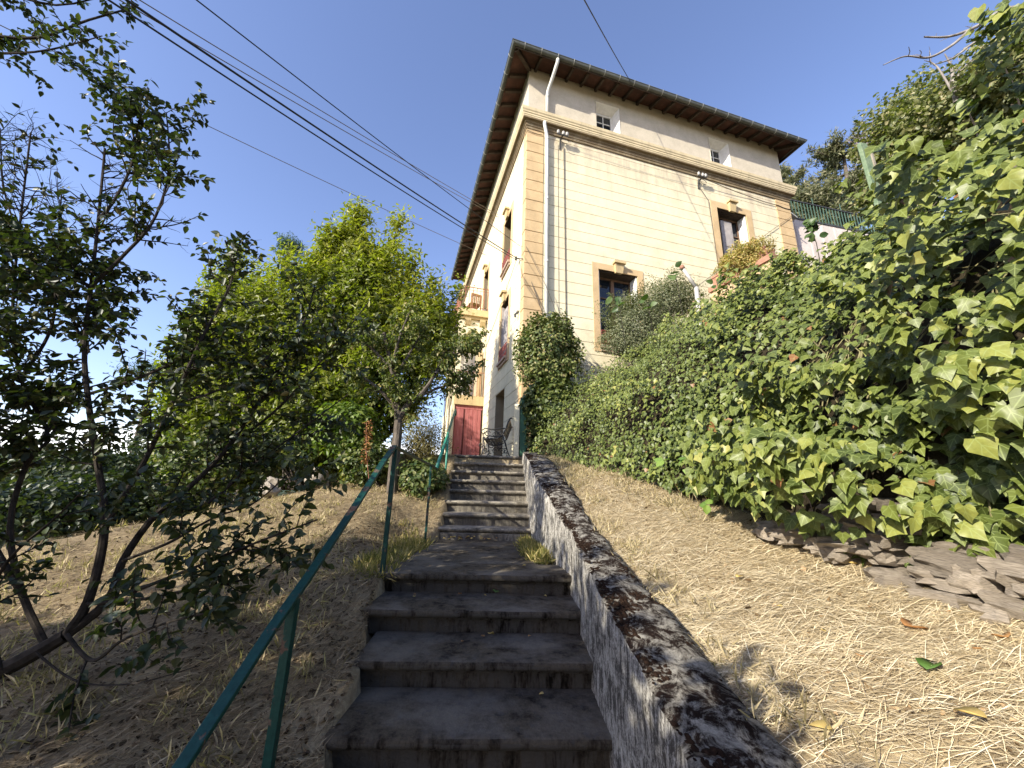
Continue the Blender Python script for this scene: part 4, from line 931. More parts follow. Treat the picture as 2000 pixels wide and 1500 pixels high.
# wrought-iron bench, open side to the left
BX, BY = 0.02, 8.42
t = empty('garden_bench', (BX, BY, 0.6), R(-4), 'black cast iron bench with curly scroll ends on the terrace', 'bench')
IRONB = simple('black_cast_iron', [(0.3, (0.008, 0.008, 0.008)), (0.7, (0.022, 0.022, 0.022))], 20, 0.5, 0.5, 0.3, 0.002)
def spiral(cx, cz, r0, turns, a0, sg, y): return [(cx + r0 * (1 - 0.8 * k) * math.cos(a0 + sg * turns * 2 * math.pi * k), y, cz + r0 * (1 - 0.8 * k) * math.sin(a0 + sg * turns * 2 * math.pi * k)) for k in np.linspace(0, 1, 18)]
for y in (0.0, 1.25):
    mb = MB(); r_ = 0.013
    mb.tube([(0.34, y, 0.88), (0.30, y, 0.90), (0.25, y, 0.82), (0.20, y, 0.66), (0.12, y, 0.50), (0.02, y, 0.44), (-0.15, y, 0.42), (-0.30, y, 0.44)], r_ * 1.25, 6)
    mb.tube([(0.14, y, 0.52), (0.20, y, 0.30), (0.28, y, 0.10), (0.33, y, 0.0)], r_, 6); mb.tube([(-0.28, y, 0.43), (-0.25, y, 0.25), (-0.31, y, 0.08), (-0.37, y, 0.0)], r_, 6)
    mb.tube([(0.20, y, 0.66), (0.08, y, 0.67), (-0.10, y, 0.63), (-0.26, y, 0.66), (-0.34, y, 0.60), (-0.30, y, 0.53), (-0.26, y, 0.57)], r_ * 1.1, 6)
    for c in ((-0.20, 0.54, 0.07, 1.3, 0.3, 1), (-0.04, 0.54, 0.075, 1.4, 2.0, -1), (0.08, 0.56, 0.055, 1.2, 1.0, 1), (-0.10, 0.29, 0.09, 1.4, 0.0, 1), (0.07, 0.28, 0.085, 1.4, 3.1, -1), (-0.24, 0.16, 0.07, 1.2, 1.0, 1), (0.2, 0.17, 0.06, 1.2, 2.0, -1), (-0.33, 0.30, 0.06, 1.1, 0, -1)): mb.tube(spiral(*c, y), r_ * 0.75, 5)
    mb.obj('end_frame', IRONB, t, True)
sl = [(-0.27, 0.455, 0), (-0.19, 0.445, 0), (-0.11, 0.44, 0), (-0.03, 0.45, 0), (0.05, 0.47, .2), (0.17, 0.60, 1.1), (0.205, 0.68, 1.1), (0.24, 0.76, 1.1), (0.275, 0.84, 1.1)]
for x, z, a in sl:
    mb = MB(); mb.box((-0.028, -0.02, -0.009), (0.028, 1.27, 0.009), Matrix.Translation((x, 0, z)) @ Matrix.Rotation(-a, 4, 'Y')); mb.obj('slat', IRONB, t)
mb = MB()
for yy in (0.35, 0.62, 0.9): mb.tube([(x + 0.02, yy + 0.10 * math.sin(k), z) for k, (x, z) in enumerate(((0.17, 0.52), (0.2, 0.62), (0.24, 0.74), (0.28, 0.86)))], 0.008, 5)
mb.obj('back_scroll', IRONB, t)

# white garden wall with green railing at the far right of the house
p0, p1 = Vector((10.75, 11.9, 0)), Vector((15.5, 12.7, 0)); zt = 10.15
dv = (p1 - p0).normalized(); ang = math.atan2(dv.y, dv.x); L_ = (p1 - p0).length
t = empty('terrace_fence', (p0.x, p0.y, zt), ang, 'green iron bar fence on top of the whitish garden wall behind the house corner', 'fence')
FENCE = simple('green_fence_paint', [(0.3, (0.05, 0.095, 0.07)), (0.7, (0.09, 0.155, 0.115))], 9, 0.5, 0.4, 0.2, 0.002)
mb = MB(); mb.bar((0, 0, 0.86), (L_, 0, 0.80), 0.05, 0.04); mb.obj('top_rail', IRON, t); mb = MB(); mb.bar((0, 0, 0.06), (L_, 0, 0.06), 0.04, 0.03); mb.obj('bottom_rail', IRON, t)
for x in np.arange(0.1, L_, 0.15):
    mb = MB(); mb.bar((x, 0, 0.0), (x, 0, 0.86 if int(x * 7) % 9 else 1.15), 0.022, 0.022, (0, 1, 0)); mb.obj('bar', FENCE, t)
t = empty('garden_wall', (p0.x, p0.y, 7.6), ang, 'whitish garden wall with pink stains beyond the house corner', 'wall')
PW = plaster('stained_white_render', (0.60, 0.52, 0.47), (0.66, 0.60, 0.56), 1.6, 0.3)
mb = MB(); mb.box((-0.4, 0, -2.5), (L_, 0.2, zt - 7.6)); mb.obj('wall_body', PW, t)
mb = MB(); mb.box((-0.4, -0.03, zt - 7.6), (L_, 0.23, zt - 7.6 + 0.06)); mb.obj('coping', IRON, t)
for x in np.arange(0.2, L_, 0.62):
    mb = MB(); mb.box((x, -0.025, -2.0), (x + 0.10, 0.004, zt - 7.6 - 0.05)); mb.obj('rib', PW, t)
# shed roof piece behind the corner seen under the cornice
t = empty('corner_lamp', hw(W_ + 0.04, 0.05, 9.95), HR, 'pale tilted floodlight on the far house corner under the cornice', 'lamp')
mb = MB(); mb.box((0.02, -0.12, -0.16), (0.32, 0.16, -0.12), Matrix.Rotation(0.5, 4, 'Y')); mb.obj('lamp_shade', STRAP, t); mb = MB(); mb.bar((0, 0, -0.25), (0.2, 0, -0.2), 0.03, 0.03); mb.obj('arm', IRON, t)

# terracotta trough with yellowing plant on the terrace edge
TERRA = simple('terracotta', [(0.3, (0.27, 0.135, 0.090)), (0.7, (0.38, 0.21, 0.145))], 10, 0.85, 0.2, 0.4, 0.004)
pa, pb_ = Vector((6.22, 9.70, 5.74)), Vector((6.72, 8.15, 5.80)); dv = (pb_ - pa); ang = math.atan2(dv.y, dv.x); L_ = dv.length
t = empty('planter_trough', pa, ang, 'long terracotta trough under a yellowing plant on the terrace edge', 'planter')
mb = MB(); prof = [(-0.13, 0.0), (0.13, 0.0), (0.17, 0.24), (0.19, 0.24), (0.19, 0.30), (0.15, 0.30), (0.14, 0.22), (-0.14, 0.22), (-0.15, 0.30), (-0.19, 0.30), (-0.19, 0.24), (-0.17, 0.24)]
mb.sweep(prof, [((0, 0, 0), (0, 1, 0), (0, 0, 1)), ((L_, 0, 0), (0, 1, 0), (0, 0, 1))]); mb.obj('trough', TERRA, t)
mb = MB(); mb.box((0.02, -0.14, 0.2), (L_ - 0.02, 0.14, 0.235)); mb.obj('soil', SOIL, t)
t = empty('terrace_wall', pa - Vector((0, 0, 2.6)), ang, 'low ochre terrace wall carrying the terracotta trough', 'wall')
mb = MB(); mb.box((-0.1, -0.16, 0), (L_ + 0.1, 0.16, 2.45)); mb.obj('wall_body', plaster('terrace_render', (0.5, 0.36, 0.22), (0.55, 0.42, 0.28)), t); mb = MB(); mb.box((-0.12, -0.22, 2.45), (L_ + 0.14, 0.22, 2.598)); mb.obj('coping', TERRA, t)
# steel fence post with a bent arm, wire to the house corner
STEEL = simple('pale_steel', [(0.3, (0.38, 0.36, 0.33)), (0.7, (0.52, 0.50, 0.46))], 12, 0.5, 0.4, 0.3, 0.002, metallic=0.2)
bp = np.array([0.577, 1, 0.50]) * 8.0
t = empty('bent_post', (bp[0], bp[1], 3.0), 0, 'pale steel post with a bent arm above the ivy in front of the wall', 'post')
mb = MB(); mb.tube([(0, 0, 0), (0, 0, 1.72)], 0.05, 10); mb.obj('pole', STEEL, t, True); mb = MB(); mb.tube([(0, 0, 1.70), (-0.29, 0, 2.24)], 0.042, 10); mb.obj('arm', STEEL, t, True); mb = MB(); mb.tube([(-0.27, 0, 2.20), (-0.31, 0, 2.28)], 0.055, 10); mb.obj('cap', TERRA, t, True)
cable('wall_cable', [(bp[0], bp[1], 4.72), hw(8.2, -0.05, 8.3) , hw(W_ + 0.04, -0.06, 9.72)], 0.007, GWIRE, 'thin wire from the bent steel post up to the far house corner')
# leaning mossy green post on the bank
t = empty('leaning_post', (4.18, 3.42, 2.75), 0, 'mossy green board post leaning above the ivy on the bank', 'post')
t.rotation_euler = (0.05, -0.13, 0.2)
m = simple('mossy_green_board', [(0.3, (0.10, 0.15, 0.09)), (0.6, (0.20, 0.26, 0.16)), (0.8, (0.28, 0.30, 0.22))], 20, 0.9, 0.2, 0.6, 0.004)
mb = MB(); mb.box((-0.055, -0.02, 0), (0.055, 0.02, 1.16)); o = mb.obj('board', m, t); bevel(o, 0.006)
mb = MB(); mb.box((0.055, -0.03, 0), (0.085, 0.03, 1.12)); mb.obj('edge_strip', simple('grey_timber', [(0.3, (0.2, 0.17, 0.13)), (0.7, (0.34, 0.3, 0.24))], 9), t)

# ------------------------------------------------------------------ vegetation helpers
BARK = simple('grey_bark', [(0.3, (0.045, 0.038, 0.030)), (0.55, (0.12, 0.10, 0.08)), (0.8, (0.23, 0.20, 0.16))], 16, 0.95, 0.1, 1.0, 0.012, (1, 1, 0.35), space='World')
DBARK = simple('dark_bark', [(0.3, (0.018, 0.015, 0.012)), (0.7, (0.055, 0.046, 0.038))], 22, 0.95, 0.1, 0.8, 0.006, space='World')
def spline(pts, n=10):
    pts = np.array(pts, float); t_ = np.linspace(0, len(pts) - 1, n); out = []
    for u_ in t_:
        i = min(int(u_), len(pts) - 2); f = u_ - i
        p0_ = pts[max(i - 1, 0)]; p1_ = pts[i]; p2_ = pts[i + 1]; p3_ = pts[min(i + 2, len(pts) - 1)]
        out.append(0.5 * ((2 * p1_) + (-p0_ + p2_) * f + (2 * p0_ - 5 * p1_ + 4 * p2_ - p3_) * f * f + (-p0_ + 3 * p1_ - 3 * p2_ + p3_) * f ** 3))
    return np.array(out)
def sprout(parents, per_m, lrange, spread, up, t0=0.15, rmax=0.02, seg=5, wig=0.15, shrink=0.5):
    out = []
    for pts, rad in parents:
        d = np.linalg.norm(np.diff(pts, axis=0), axis=1); L = d.sum(); cum = np.concatenate([[0], np.cumsum(d)])
        for _ in range(max(1, int(per_m * L * (1 - t0) + rng.random()))):
            tt = rng.uniform(t0, 1.0); s_ = tt * L; i = min(np.searchsorted(cum, s_, side='right') - 1, len(d) - 1); f = (s_ - cum[i]) / max(d[i], 1e-6)
            p = pts[i] * (1 - f) + pts[i + 1] * f; tan = unit(pts[i + 1] - pts[i]); pr = rdir(1)[0]; pr = unit(pr - tan * pr.dot(tan))
            di = unit(tan * (1 - spread * 0.6) + pr * spread + np.array([0, 0, up])); ln = rng.uniform(*lrange) * (1 - shrink * tt)
            q = [p]
            for k in range(seg):
                di = unit(di + rng.normal(size=3) * wig + np.array([0, 0, up * 0.25])); q.append(q[-1] + di * ln / seg)
            r0 = min((rad[i] * (1 - f) + rad[i + 1] * f) * 0.7, rmax); out.append((np.array(q), np.linspace(r0, r0 * 0.35, seg + 1)))
    return out
def tubes(mb, brs, n):
    for pts, rad in brs: mb.tube([Vector(p) for p in pts], rad, n, False)
def twig_leaves(twigs, per_m, spread=0.9, up=0.3, droop=0.0, t0=0.1):
    P = []; T = []; N = []
    for pts, rad in twigs:
        d = np.linalg.norm(np.diff(pts, axis=0), axis=1); L = d.sum(); cum = np.concatenate([[0], np.cumsum(d)]); k = max(2, int(per_m * L))
        s_ = np.linspace(t0, 1.0, k) * L; i = np.clip(np.searchsorted(cum, s_, side='right') - 1, 0, len(d) - 1); f = ((s_ - cum[i]) / d[i])[:, None]
        p = pts[i] * (1 - f) + pts[i + 1] * f; tan = unit(pts[i + 1] - pts[i]); pr = rdir(k); pr = unit(pr - tan * np.sum(pr * tan, 1, keepdims=True))
        P.append(p); T.append(unit(tan * (1 - spread * 0.55) + pr * spread + np.array([0, 0, -droop]))); N.append(np.array([0, 0, up]) + rdir(k) * 0.6 + SUNV * 0.35)
    return np.concatenate(P), np.concatenate(N), np.concatenate(T)
SUNV = np.array(SUN)
def ppt(px, py, y):
    d = CAM @ np.array([px - 1000, 751, 750 - py]); return d * (y / d[1])
def bush_points(c, r_, n, seed, shell=0.5, lump=0.35, ls=1.6):
    u_ = rdir(n); rad = rng.uniform(shell, 1.0, n) ** 0.6
    k = 1 + lump * (fbm(u_ * 1.0 + seed, ls, seed, 3) - 0.5) * 2
    P = np.array(c) + u_ * (rad * k)[:, None] * np.array(r_); return P, u_

# ---- ivy over the bank
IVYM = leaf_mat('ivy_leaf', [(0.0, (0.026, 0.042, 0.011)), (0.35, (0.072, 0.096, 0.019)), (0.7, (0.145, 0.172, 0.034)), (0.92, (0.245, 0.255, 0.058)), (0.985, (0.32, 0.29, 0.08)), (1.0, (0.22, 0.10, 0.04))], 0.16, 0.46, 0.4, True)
ivy = wempty('ivy', (2.0, 2.6, -0.1), 'dense glossy ivy with pointed leaves covering the right-hand bank'.replace('right-hand ', 'whole '), 'ivy')
n_ = 46000
s_ = np.concatenate([rng.uniform(0, 5.2, 23000), rng.uniform(4.8, 7.2, 10000), rng.uniform(5.0, 10, n_ - 33000)]); t_ = rng.beta(1.0, 0.95, n_) * 1.10 - 0.015
e_ = 0.02
base = bank_pt(s_, np.clip(t_, 0, 1.2)); du = bank_pt(np.clip(s_ + e_, 0, 9.99), t_) - bank_pt(np.clip(s_ - e_, 0, 9.99), t_); dt = bank_pt(s_, t_ + e_) - bank_pt(s_, t_ - e_)
nrm = unit(np.cross(dt, du)); nrm = np.where((nrm[:, 0] > 0)[:, None], -nrm, nrm)
cl = fbm(base * np.array([1, 1, 1.5]), 1.9, 91, 3); near = np.clip((6.2 - s_) / 2.0, 0, 1)
off = 0.0 + rng.random(n_) ** 1.5 * 0.14 + np.clip(cl - 0.45, 0, 1) * 2.6 * (0.35 + 0.65 * near)
P = base + nrm * off[:, None] + rng.normal(size=(n_, 3)) * 0.02
keep = (cl > 0.465) | (rng.random(n_) < 0.11) | ((t_ < 0.32) & (rng.random(n_) < 0.6)) | ((s_ > 4.0) & (rng.random(n_) < 0.55 + 0.35 * (t_ > 0.45)))
foot_gap = (t_ < 0.05) & (s_ < 2.9) & (rng.random(n_) < 0.6); keep &= ~foot_gap
size = (0.034 + 0.044 * rng.random(n_) ** 1.2) * (0.60 + 0.52 * near) * (0.8 + 0.4 * vnoise(base, 1.2, 95))
N = nrm * 0.7 + SUNV * 0.55 + rng.normal(size=(n_, 3)) * 0.46 + np.array([0, 0, 0.25]); T = -unit(dt) * 1.0 + rng.normal(size=(n_, 3)) * 0.55 + np.array([0, 0, -0.35])
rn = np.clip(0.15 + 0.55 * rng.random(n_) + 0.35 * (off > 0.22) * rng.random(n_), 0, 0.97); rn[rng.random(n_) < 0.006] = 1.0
P, N, T, size, rn, s_ = P[keep], N[keep], T[keep], size[keep], rn[keep], s_[keep]
TI = [T_ivy(0.22, 0.18, 0), T_ivy(0.35, 0.25, 1), T_ivy(0.15, 0.3, 2)]
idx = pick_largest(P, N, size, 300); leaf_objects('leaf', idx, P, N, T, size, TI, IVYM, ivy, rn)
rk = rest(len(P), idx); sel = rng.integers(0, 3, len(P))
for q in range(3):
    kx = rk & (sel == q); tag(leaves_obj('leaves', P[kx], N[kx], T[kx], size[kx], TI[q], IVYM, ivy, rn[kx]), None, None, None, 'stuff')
mb = MB()
for _ in range(70):
    a = rng.uniform(0, 4.5); b_ = rng.uniform(0, 0.5); pts = []
    for k in range(7): pts.append(bank_pt(np.array(np.clip(a + 0.06 * k * rng.normal(), 0, 9.9)), np.array(min(1, b_ + 0.09 * k))) + np.array([-0.05, -0.02, 0.0]) * rng.uniform(0.0, 1.6))
    mb.tube([Vector(p) for p in spline(pts, 10)], rng.uniform(0.002, 0.0055), 4, False)
mb.obj('stems', simple('ivy_stem', [(0.3, (0.12, 0.10, 0.05)), (0.7, (0.26, 0.24, 0.11))], 9), ivy)
# long-stalked leaves standing proud of the ivy along its top edge
n_ = 900; s_ = rng.uniform(0, 7.2, n_); base = bank_pt(s_, np.full(n_, 1.0)); P = base + rng.normal(size=(n_, 3)) * np.array([0.16, 0.14, 0.10]) + np.array([-0.05, 0, 0.06])
kx = rng.integers(0, 2, n_)
tag(leaves_obj('leaves', P, rng.normal(size=(n_, 3)) * 0.6 + np.array([-.4, -.3, 0.9]), rng.normal(size=(n_, 3)) + np.array([-.4, -.4, 0]), rng.uniform(0.05, 0.09, n_), TI[1], IVYM, ivy, rng.uniform(0.3, 0.9, n_)), None, None, None, 'stuff')

# ---- bramble at the foot of the ivy
BRAM = leaf_mat('bramble_leaf', [(0.0, (0.10, 0.19, 0.04)), (1.0, (0.22, 0.32, 0.07))], 0.35, 0.5, 0.3, True)
br = wempty('bramble', (1.75, 3.3, -0.05), 'bright light green bramble leaves at the foot of the ivy', 'bramble')
Pc = []
mbs = MB()
for px, py, y in ((1300, 905, 3.6), (1345, 900, 3.5), (1390, 870, 3.3), (1420, 905, 3.2), (1440, 945, 3.0), (1465, 880, 3.1), (1490, 920, 3.05), (1530, 850, 3.0), (1405, 960, 3.1), (1385, 990, 3.2), (1455, 860, 3.2), (1500, 890, 3.0), (1360, 930, 3.4), (1420, 840, 3.3)):
    c = ppt(px, py, y) + np.array([-0.06, -0.08, 0.02]); 
    for j in range(3):
        Pc.append((c, np.array([-0.55, -0.6, 0.55]) + rng.normal(size=3) * 0.25, np.array([math.cos(2.2 * (j - 1) + 0.4), 0.2, math.sin(2.2 * (j - 1) + 0.4) - 0.2]) + rng.normal(size=3) * 0.25, rng.uniform(0.075, 0.115)))
    mbs.tube([Vector(c), Vector(c) + Vector((0.10, 0.1, -0.12)), Vector(c) + Vector((0.25, 0.22, -0.3))], 0.003, 4, False)
P = np.array([p[0] for p in Pc]); N = np.array([p[1] for p in Pc]); T = np.array([p[2] for p in Pc]); S = np.array([p[3] for p in Pc])
def withluv(tm): return tm[0], tm[1], tm[0] * np.array([1, 1.3, 0])
leaf_objects('leaf', range(len(P)), P, N, T, S, [withluv(T_oval(0.36, 0.2, 0.12)), withluv(T_oval(0.42, 0.3, 0.2))], BRAM, br, rng.random(len(P)))
mbs.obj('stems', simple('bramble_stem', [(0.3, (0.16, 0.16, 0.06)), (0.7, (0.28, 0.2, 0.1))], 9), br)
# withered sprig hanging in the ivy
ws = wempty('withered_sprig', ppt(1590, 960, 2.6), 'withered beige sprig of dead leaves hanging in the ivy', 'sprig')
c = ppt(1570, 910, 2.45) + np.array([-0.08, -0.1, 0.0]); P = np.array([c + np.array([rng.normal() * 0.05, rng.normal() * 0.04, -rng.uniform(0, 0.32)]) for _ in range(30)])
leaves_obj('dead_leaves', P, rdir(30), rdir(30) + np.array([0, 0, -1.2]), rng.uniform(0.025, 0.05, 30), T_quad(0.25, 0.6), leaf_mat('dead_leaf', [(0, (0.30, 0.20, 0.11)), (1, (0.5, 0.38, 0.24))], 0.2, 0.8, 0.1), ws)
mb = MB(); mb.tube([Vector(c), Vector(c) + Vector((-.02, 0, -.12)), Vector(c) + Vector((.02, 0, -.36))], 0.003, 4); mb.obj('stem', SILL, ws)

# ---- shrubs against the house
def shrub(name, lab, cat, c, r_, n, sz, stops, tm, seed, base, trans=0.25, shell=0.45, lump=0.35, upb=0.5, group=None, stemcol=None, ls=1.6, clip=None):
    w0 = wempty(name, base, lab, cat, group)
    P, U = bush_points(c, r_, n, seed, shell, lump, ls)
    if clip is not None: kk = clip(P); P, U = P[kk], U[kk]
    n = len(P)
    N = U * 0.8 + rng.normal(size=(n, 3)) * 0.5 + np.array([0, 0, upb]); T = U * 0.7 + rng.normal(size=(n, 3)) * 0.8
    leaves_obj('crown', P, N, T, rng.uniform(*sz, n), tm, leaf_mat(name + '_leaf', stops, trans, 0.45, 0.35), w0)
    mb = MB(); 
    for _ in range(14):
        u_ = rdir(1)[0]; u_[2] = abs(u_[2]); tip = np.array(c) + u_ * np.array(r_) * rng.uniform(0.6, 1.0); b0 = np.array(base) + rng.normal(size=3) * np.array([0.08, 0.08, 0])
        mb.tube([Vector(p) for p in spline([b0, b0 * 0.5 + np.array(c) * 0.5 + rng.normal(size=3) * 0.1, tip], 8)], np.linspace(0.016, 0.004, 8), 5, False)
    mb.obj('stems', stemcol or BARK, w0); return w0
GRN = [(0.0, (0.050, 0.078, 0.020)), (0.45, (0.115, 0.145, 0.040)), (0.8, (0.20, 0.215, 0.070)), (1.0, (0.28, 0.23, 0.10))]
shrub('corner_shrub', 'rounded dense green shrub standing against the near house corner', 'shrub', ppt(1072, 690, 8.3), (0.76, 0.5, 0.98), 10000, (0.045, 0.085), GRN, T_oval(0.40), 31, (0.85, 8.5, 0.65), 0.15, 0.5, 0.42, 0.4, ls=3.2)
shrub('ivy_mound', 'dark ivy hanging below the rounded corner shrub', 'ivy', ppt(1085, 800, 8.0), (0.75, 0.35, 0.65), 5000, (0.05, 0.09), [(0, (0.032, 0.052, 0.014)), (0.7, (0.095, 0.120, 0.028)), (1, (0.18, 0.19, 0.05))], TI[0][:2], 33, (0.95, 8.2, 0.6), 0.12, 0.6, 0.3, 0.3)
GREYG = [(0.0, (0.075, 0.095, 0.045)), (0.5, (0.15, 0.165, 0.085)), (1.0, (0.25, 0.245, 0.14))]
shrub('fine_leaved_shrub', 'grey green fine leaved shrub in front of the lower end window', 'shrub', ppt(1245, 645, 8.4), (0.95, 0.5, 1.0), 34000, (0.03, 0.055), GREYG, T_quad(0.28), 35, (2.7, 8.4, 1.4), 0.25, 0.2, 0.8, 0.4, ls=2.6)
shrub('fine_leaved_shrub', 'loose grey green shrub between the lower window and the bent post', 'shrub', ppt(1315, 585, 8.7), (0.85, 0.45, 0.75), 15000, (0.03, 0.055), GREYG, T_quad(0.28), 36, (4.0, 8.7, 3.4), 0.25, 0.05, 1.0, 0.4, ls=3.0)
shrub('trailing_plant', 'yellow brown trailing plant spilling over the terracotta trough', 'plant', ppt(1452, 516, 8.9) + np.array([0, 0, 0.02]), (0.50, 0.85, 0.46), 17000, (0.035, 0.065), [(0.0, (0.20, 0.12, 0.045)), (0.4, (0.40, 0.29, 0.09)), (0.75, (0.46, 0.39, 0.13)), (1, (0.28, 0.29, 0.09))], T_quad(0.3), 38, (6.2, 8.8, 5.8), 0.3, 0.2, 0.6, 0.4, ls=2.5)
# young sprigs with large pointed leaves in front of the house wall
SPR = leaf_mat('sprig_leaf', [(0.0, (0.035, 0.07, 0.018)), (1.0, (0.11, 0.16, 0.045))], 0.25, 0.45, 0.4)
k_ = 0
for px, py, y, n, lab in ((1208, 585, 6.8, 6, 'young sprig of toothed leaves against the lower window'), (1320, 540, 6.6, 7, 'upright sprig of large toothed leaves left of the bent post'), (1400, 550, 6.4, 6, 'upright sprig of large toothed leaves right of the bent post'), (1265, 590, 6.7, 6, 'drooping sprig of toothed leaves above the fine leaved shrub'), (1585, 445, 5.2, 26, 'leafy sprig rising before the white garden wall'), (1955, 120, 2.3, 5, 'feathered pale green sprig above the ivy at the top edge'), (1880, 195, 2.6, 6, 'upright ferny sprig with pale leaves on the ivy crest')):
    c = ppt(px, py, y); s0 = wempty('leafy_sprig', c - np.array([0, 0, 0.6]), lab, 'sprig'); mb = MB(); mb.tube([Vector(c + np.array([0.12, 0.1, -0.9])), Vector(c + np.array([0.03, 0, -0.3])), Vector(c)], 0.006, 5); mb.obj('stem', DBARK, s0)
    for j in range(n):
        q = c + rng.normal(size=3) * np.array([0.05, 0.05, 0.09]) * y / 5
        leaf_objects('leaf', [0], np.array([q]), np.array([[-.4, -.5, .5]]) + rng.normal(size=(1, 3)) * 0.45, rng.normal(size=(1, 3)) + np.array([[0, 0, 0.7]]), np.array([rng.uniform(0.14, 0.21) * y / 6.5]), [T_oval(0.34, 0.35, 0.2)], SPR, s0, np.array([rng.random()]))
# ------------------------------------------------------------------ trees beyond the ivy, upper right
def hill_at(x, y):
    d = math.hypot(x, y); return 0.62 * d
PINE = leaf_mat('pine_needles', [(0.0, (0.070, 0.085, 0.042)), (0.5, (0.150, 0.155, 0.080)), (1.0, (0.26, 0.245, 0.15))], 0.15, 0.6, 0.2)
def pine(lab, c, hgt, rad, seed, ncl=260, dens=90, lean=(0, 0)):
    c = np.array(c); base = c - np.array([lean[0], lean[1], hgt]); w0 = wempty('pine_tree', base, lab, 'tree', 'pines on the slope above the house')
    tr = spline([base, base * 0.5 + c * 0.5, c + np.array([0, 0, hgt * 0.16])], 10); mb = MB(); mb.tube([Vector(p) for p in tr], np.linspace(0.22, 0.05, 10), 8); 
    brs = []
    for k in range(46):
        f = rng.uniform(0.35, 1.0); p = tr[min(9, int(f * 9))]; a = rng.random() * 6.28; ln = rad * rng.uniform(0.5, 1.05) * (1.25 - 0.75 * (f - 0.35) / 0.65)
        q = p + np.array([math.cos(a), math.sin(a), 0.12]) * ln; brs.append((spline([p, (p + q) / 2 + np.array([0, 0, -0.1]), q + np.array([0, 0, 0.15])], 6), np.linspace(0.05, 0.012, 6)))
    tubes(mb, brs, 5); mb.obj('trunk', BARK, w0)
    tw = sprout(brs, 5.0, (0.25, 0.8), 0.8, 0.3, 0.25, 0.012, 3)
    P = []; T = []
    for pts, r_ in tw:
        for p in pts[1:]:
            k = dens // 4; P.append(np.repeat(p[None], k, 0) + rng.normal(size=(k, 3)) * 0.10); T.append(rdir(k) + np.array([0, 0, 0.35]))
    P = np.concatenate(P); T = np.concatenate(T); leaves_obj('crown', P, rdir(len(P)), T, rng.uniform(0.16, 0.34, len(P)), T_quad(0.11, 0.1), PINE, w0)
def at(px, py, y): return ppt(px, py, y)
pine('tall grey green pine leaning out beside the leaning post', at(1652, 318, 15.5), 7.0, 3.1, 1, lean=(0.6, 0))
pine('pine crown showing just past the far house corner', at(1538, 365, 19), 7, 2.0, 2)
pine('lower hazy pine between the house corner and the tall pine', at(1590, 425, 20), 6, 2.2, 3)
OV = [(0.0, (0.060, 0.080, 0.028)), (0.5, (0.165, 0.180, 0.070)), (0.85, (0.27, 0.265, 0.12)), (1.0, (0.36, 0.31, 0.18))]
for lab, px, py, y, r_, n, sd in (('ivy clad tree mass behind the leaning post', 1770, 282, 6.6, (0.88, 0.8, 0.88), 7500, 51), ('pale green leafy crown below the dead branches', 1790, 235, 7.6, (1.0, 0.9, 0.9), 6500, 52), ('green tree crown above the ivy crest near the picture edge', 1935, 205, 5.4, (1.15, 1.0, 1.05), 9000, 53), ('small dark crown above the ivy at the very edge', 2010, 130, 4.6, (0.9, 0.8, 0.9), 5500, 54), ('low olive bushes filling the gap above the ivy', 1752, 372, 5.6, (0.55, 0.5, 0.5), 4200, 55)):
    c = at(px, py, y); b0 = c - np.array([0, 0, r_[2] + 1.0])
    w0 = wempty('hillside_tree', b0, lab, 'tree', 'leafy trees on the bank above the ivy')
    P, U = bush_points(c, r_, n, sd, 0.25, 0.75, 2.4); leaves_obj('crown', P, U * 0.5 + rng.normal(size=(n, 3)) * 0.6 + np.array([0, 0, 0.5]), U + rng.normal(size=(n, 3)), rng.uniform(0.06, 0.11, n), T_oval(0.38), leaf_mat('hillside_leaf', OV, 0.32), w0)
    mb = MB(); mb.tube([Vector(b0), Vector(b0 * 0.5 + c * 0.5 + np.array([0.1, 0, 0])), Vector(c)], [0.12, 0.09, 0.04], 8)
    tubes(mb, sprout([(spline([b0, c], 6), np.linspace(0.1, 0.05, 6))], 8, (0.6, 1.2), 0.9, 0.3, 0.4, 0.03), 5); mb.obj('trunk', BARK, w0)
# dead tree with bare grey limbs reaching in from the upper right
DEAD = simple('bleached_deadwood', [(0.3, (0.11, 0.095, 0.085)), (0.7, (0.33, 0.30, 0.27))], 8, 0.9, 0.2, 0.5, 0.005, (1, 1, 0.4), space='World')
dt_ = wempty('dead_tree', (8.6, 4.0, 4.6), 'leafless grey dead tree reaching over the ivy at the upper corner', 'tree')
Y = 4.2
L1 = [(2120, 40), (2040, 12), (1990, 14), (1950, 24), (1925, 42), (1890, 60), (1850, 72), (1805, 72)]
L2 = [(1892, 60), (1860, 88), (1815, 112), (1768, 110), (1725, 127)]
L3 = [(2060, 40), (2000, 50), (1945, 58), (1900, 85), (1862, 113), (1828, 125)]
root = np.array([8.6, 4.0, 4.6])
limbs = []
for L, r0, r1 in ((L1, 0.060, 0.012), (L2, 0.026, 0.006), (L3, 0.032, 0.007)):
    pts = [ppt(x, y, Y + 0.02 * i) for i, (x, y) in enumerate(L)]
    if L is L1: pts = [root, root * 0.4 + pts[0] * 0.6 + np.array([0.3, 0, 0.3])] + pts
    limbs.append((spline(pts, 26), np.linspace(r0, r1, 26)))
L4 = [(1868, 200), (1862, 165), (1858, 130), (1845, 105)]; L5 = [(1862, 165), (1880, 135), (1902, 112), (1905, 98)]; L6 = [(1863, 185), (1830, 130), (1805, 118)]
for L in (L4, L5, L6): limbs.append((spline([ppt(x, y, 5.2) for x, y in L], 10), np.linspace(0.045, 0.008, 10) * (1 if L is L4 else 0.5)))
mb = MB(); tubes(mb, limbs[:1], 8); mb.obj('trunk', DEAD, dt_, True)
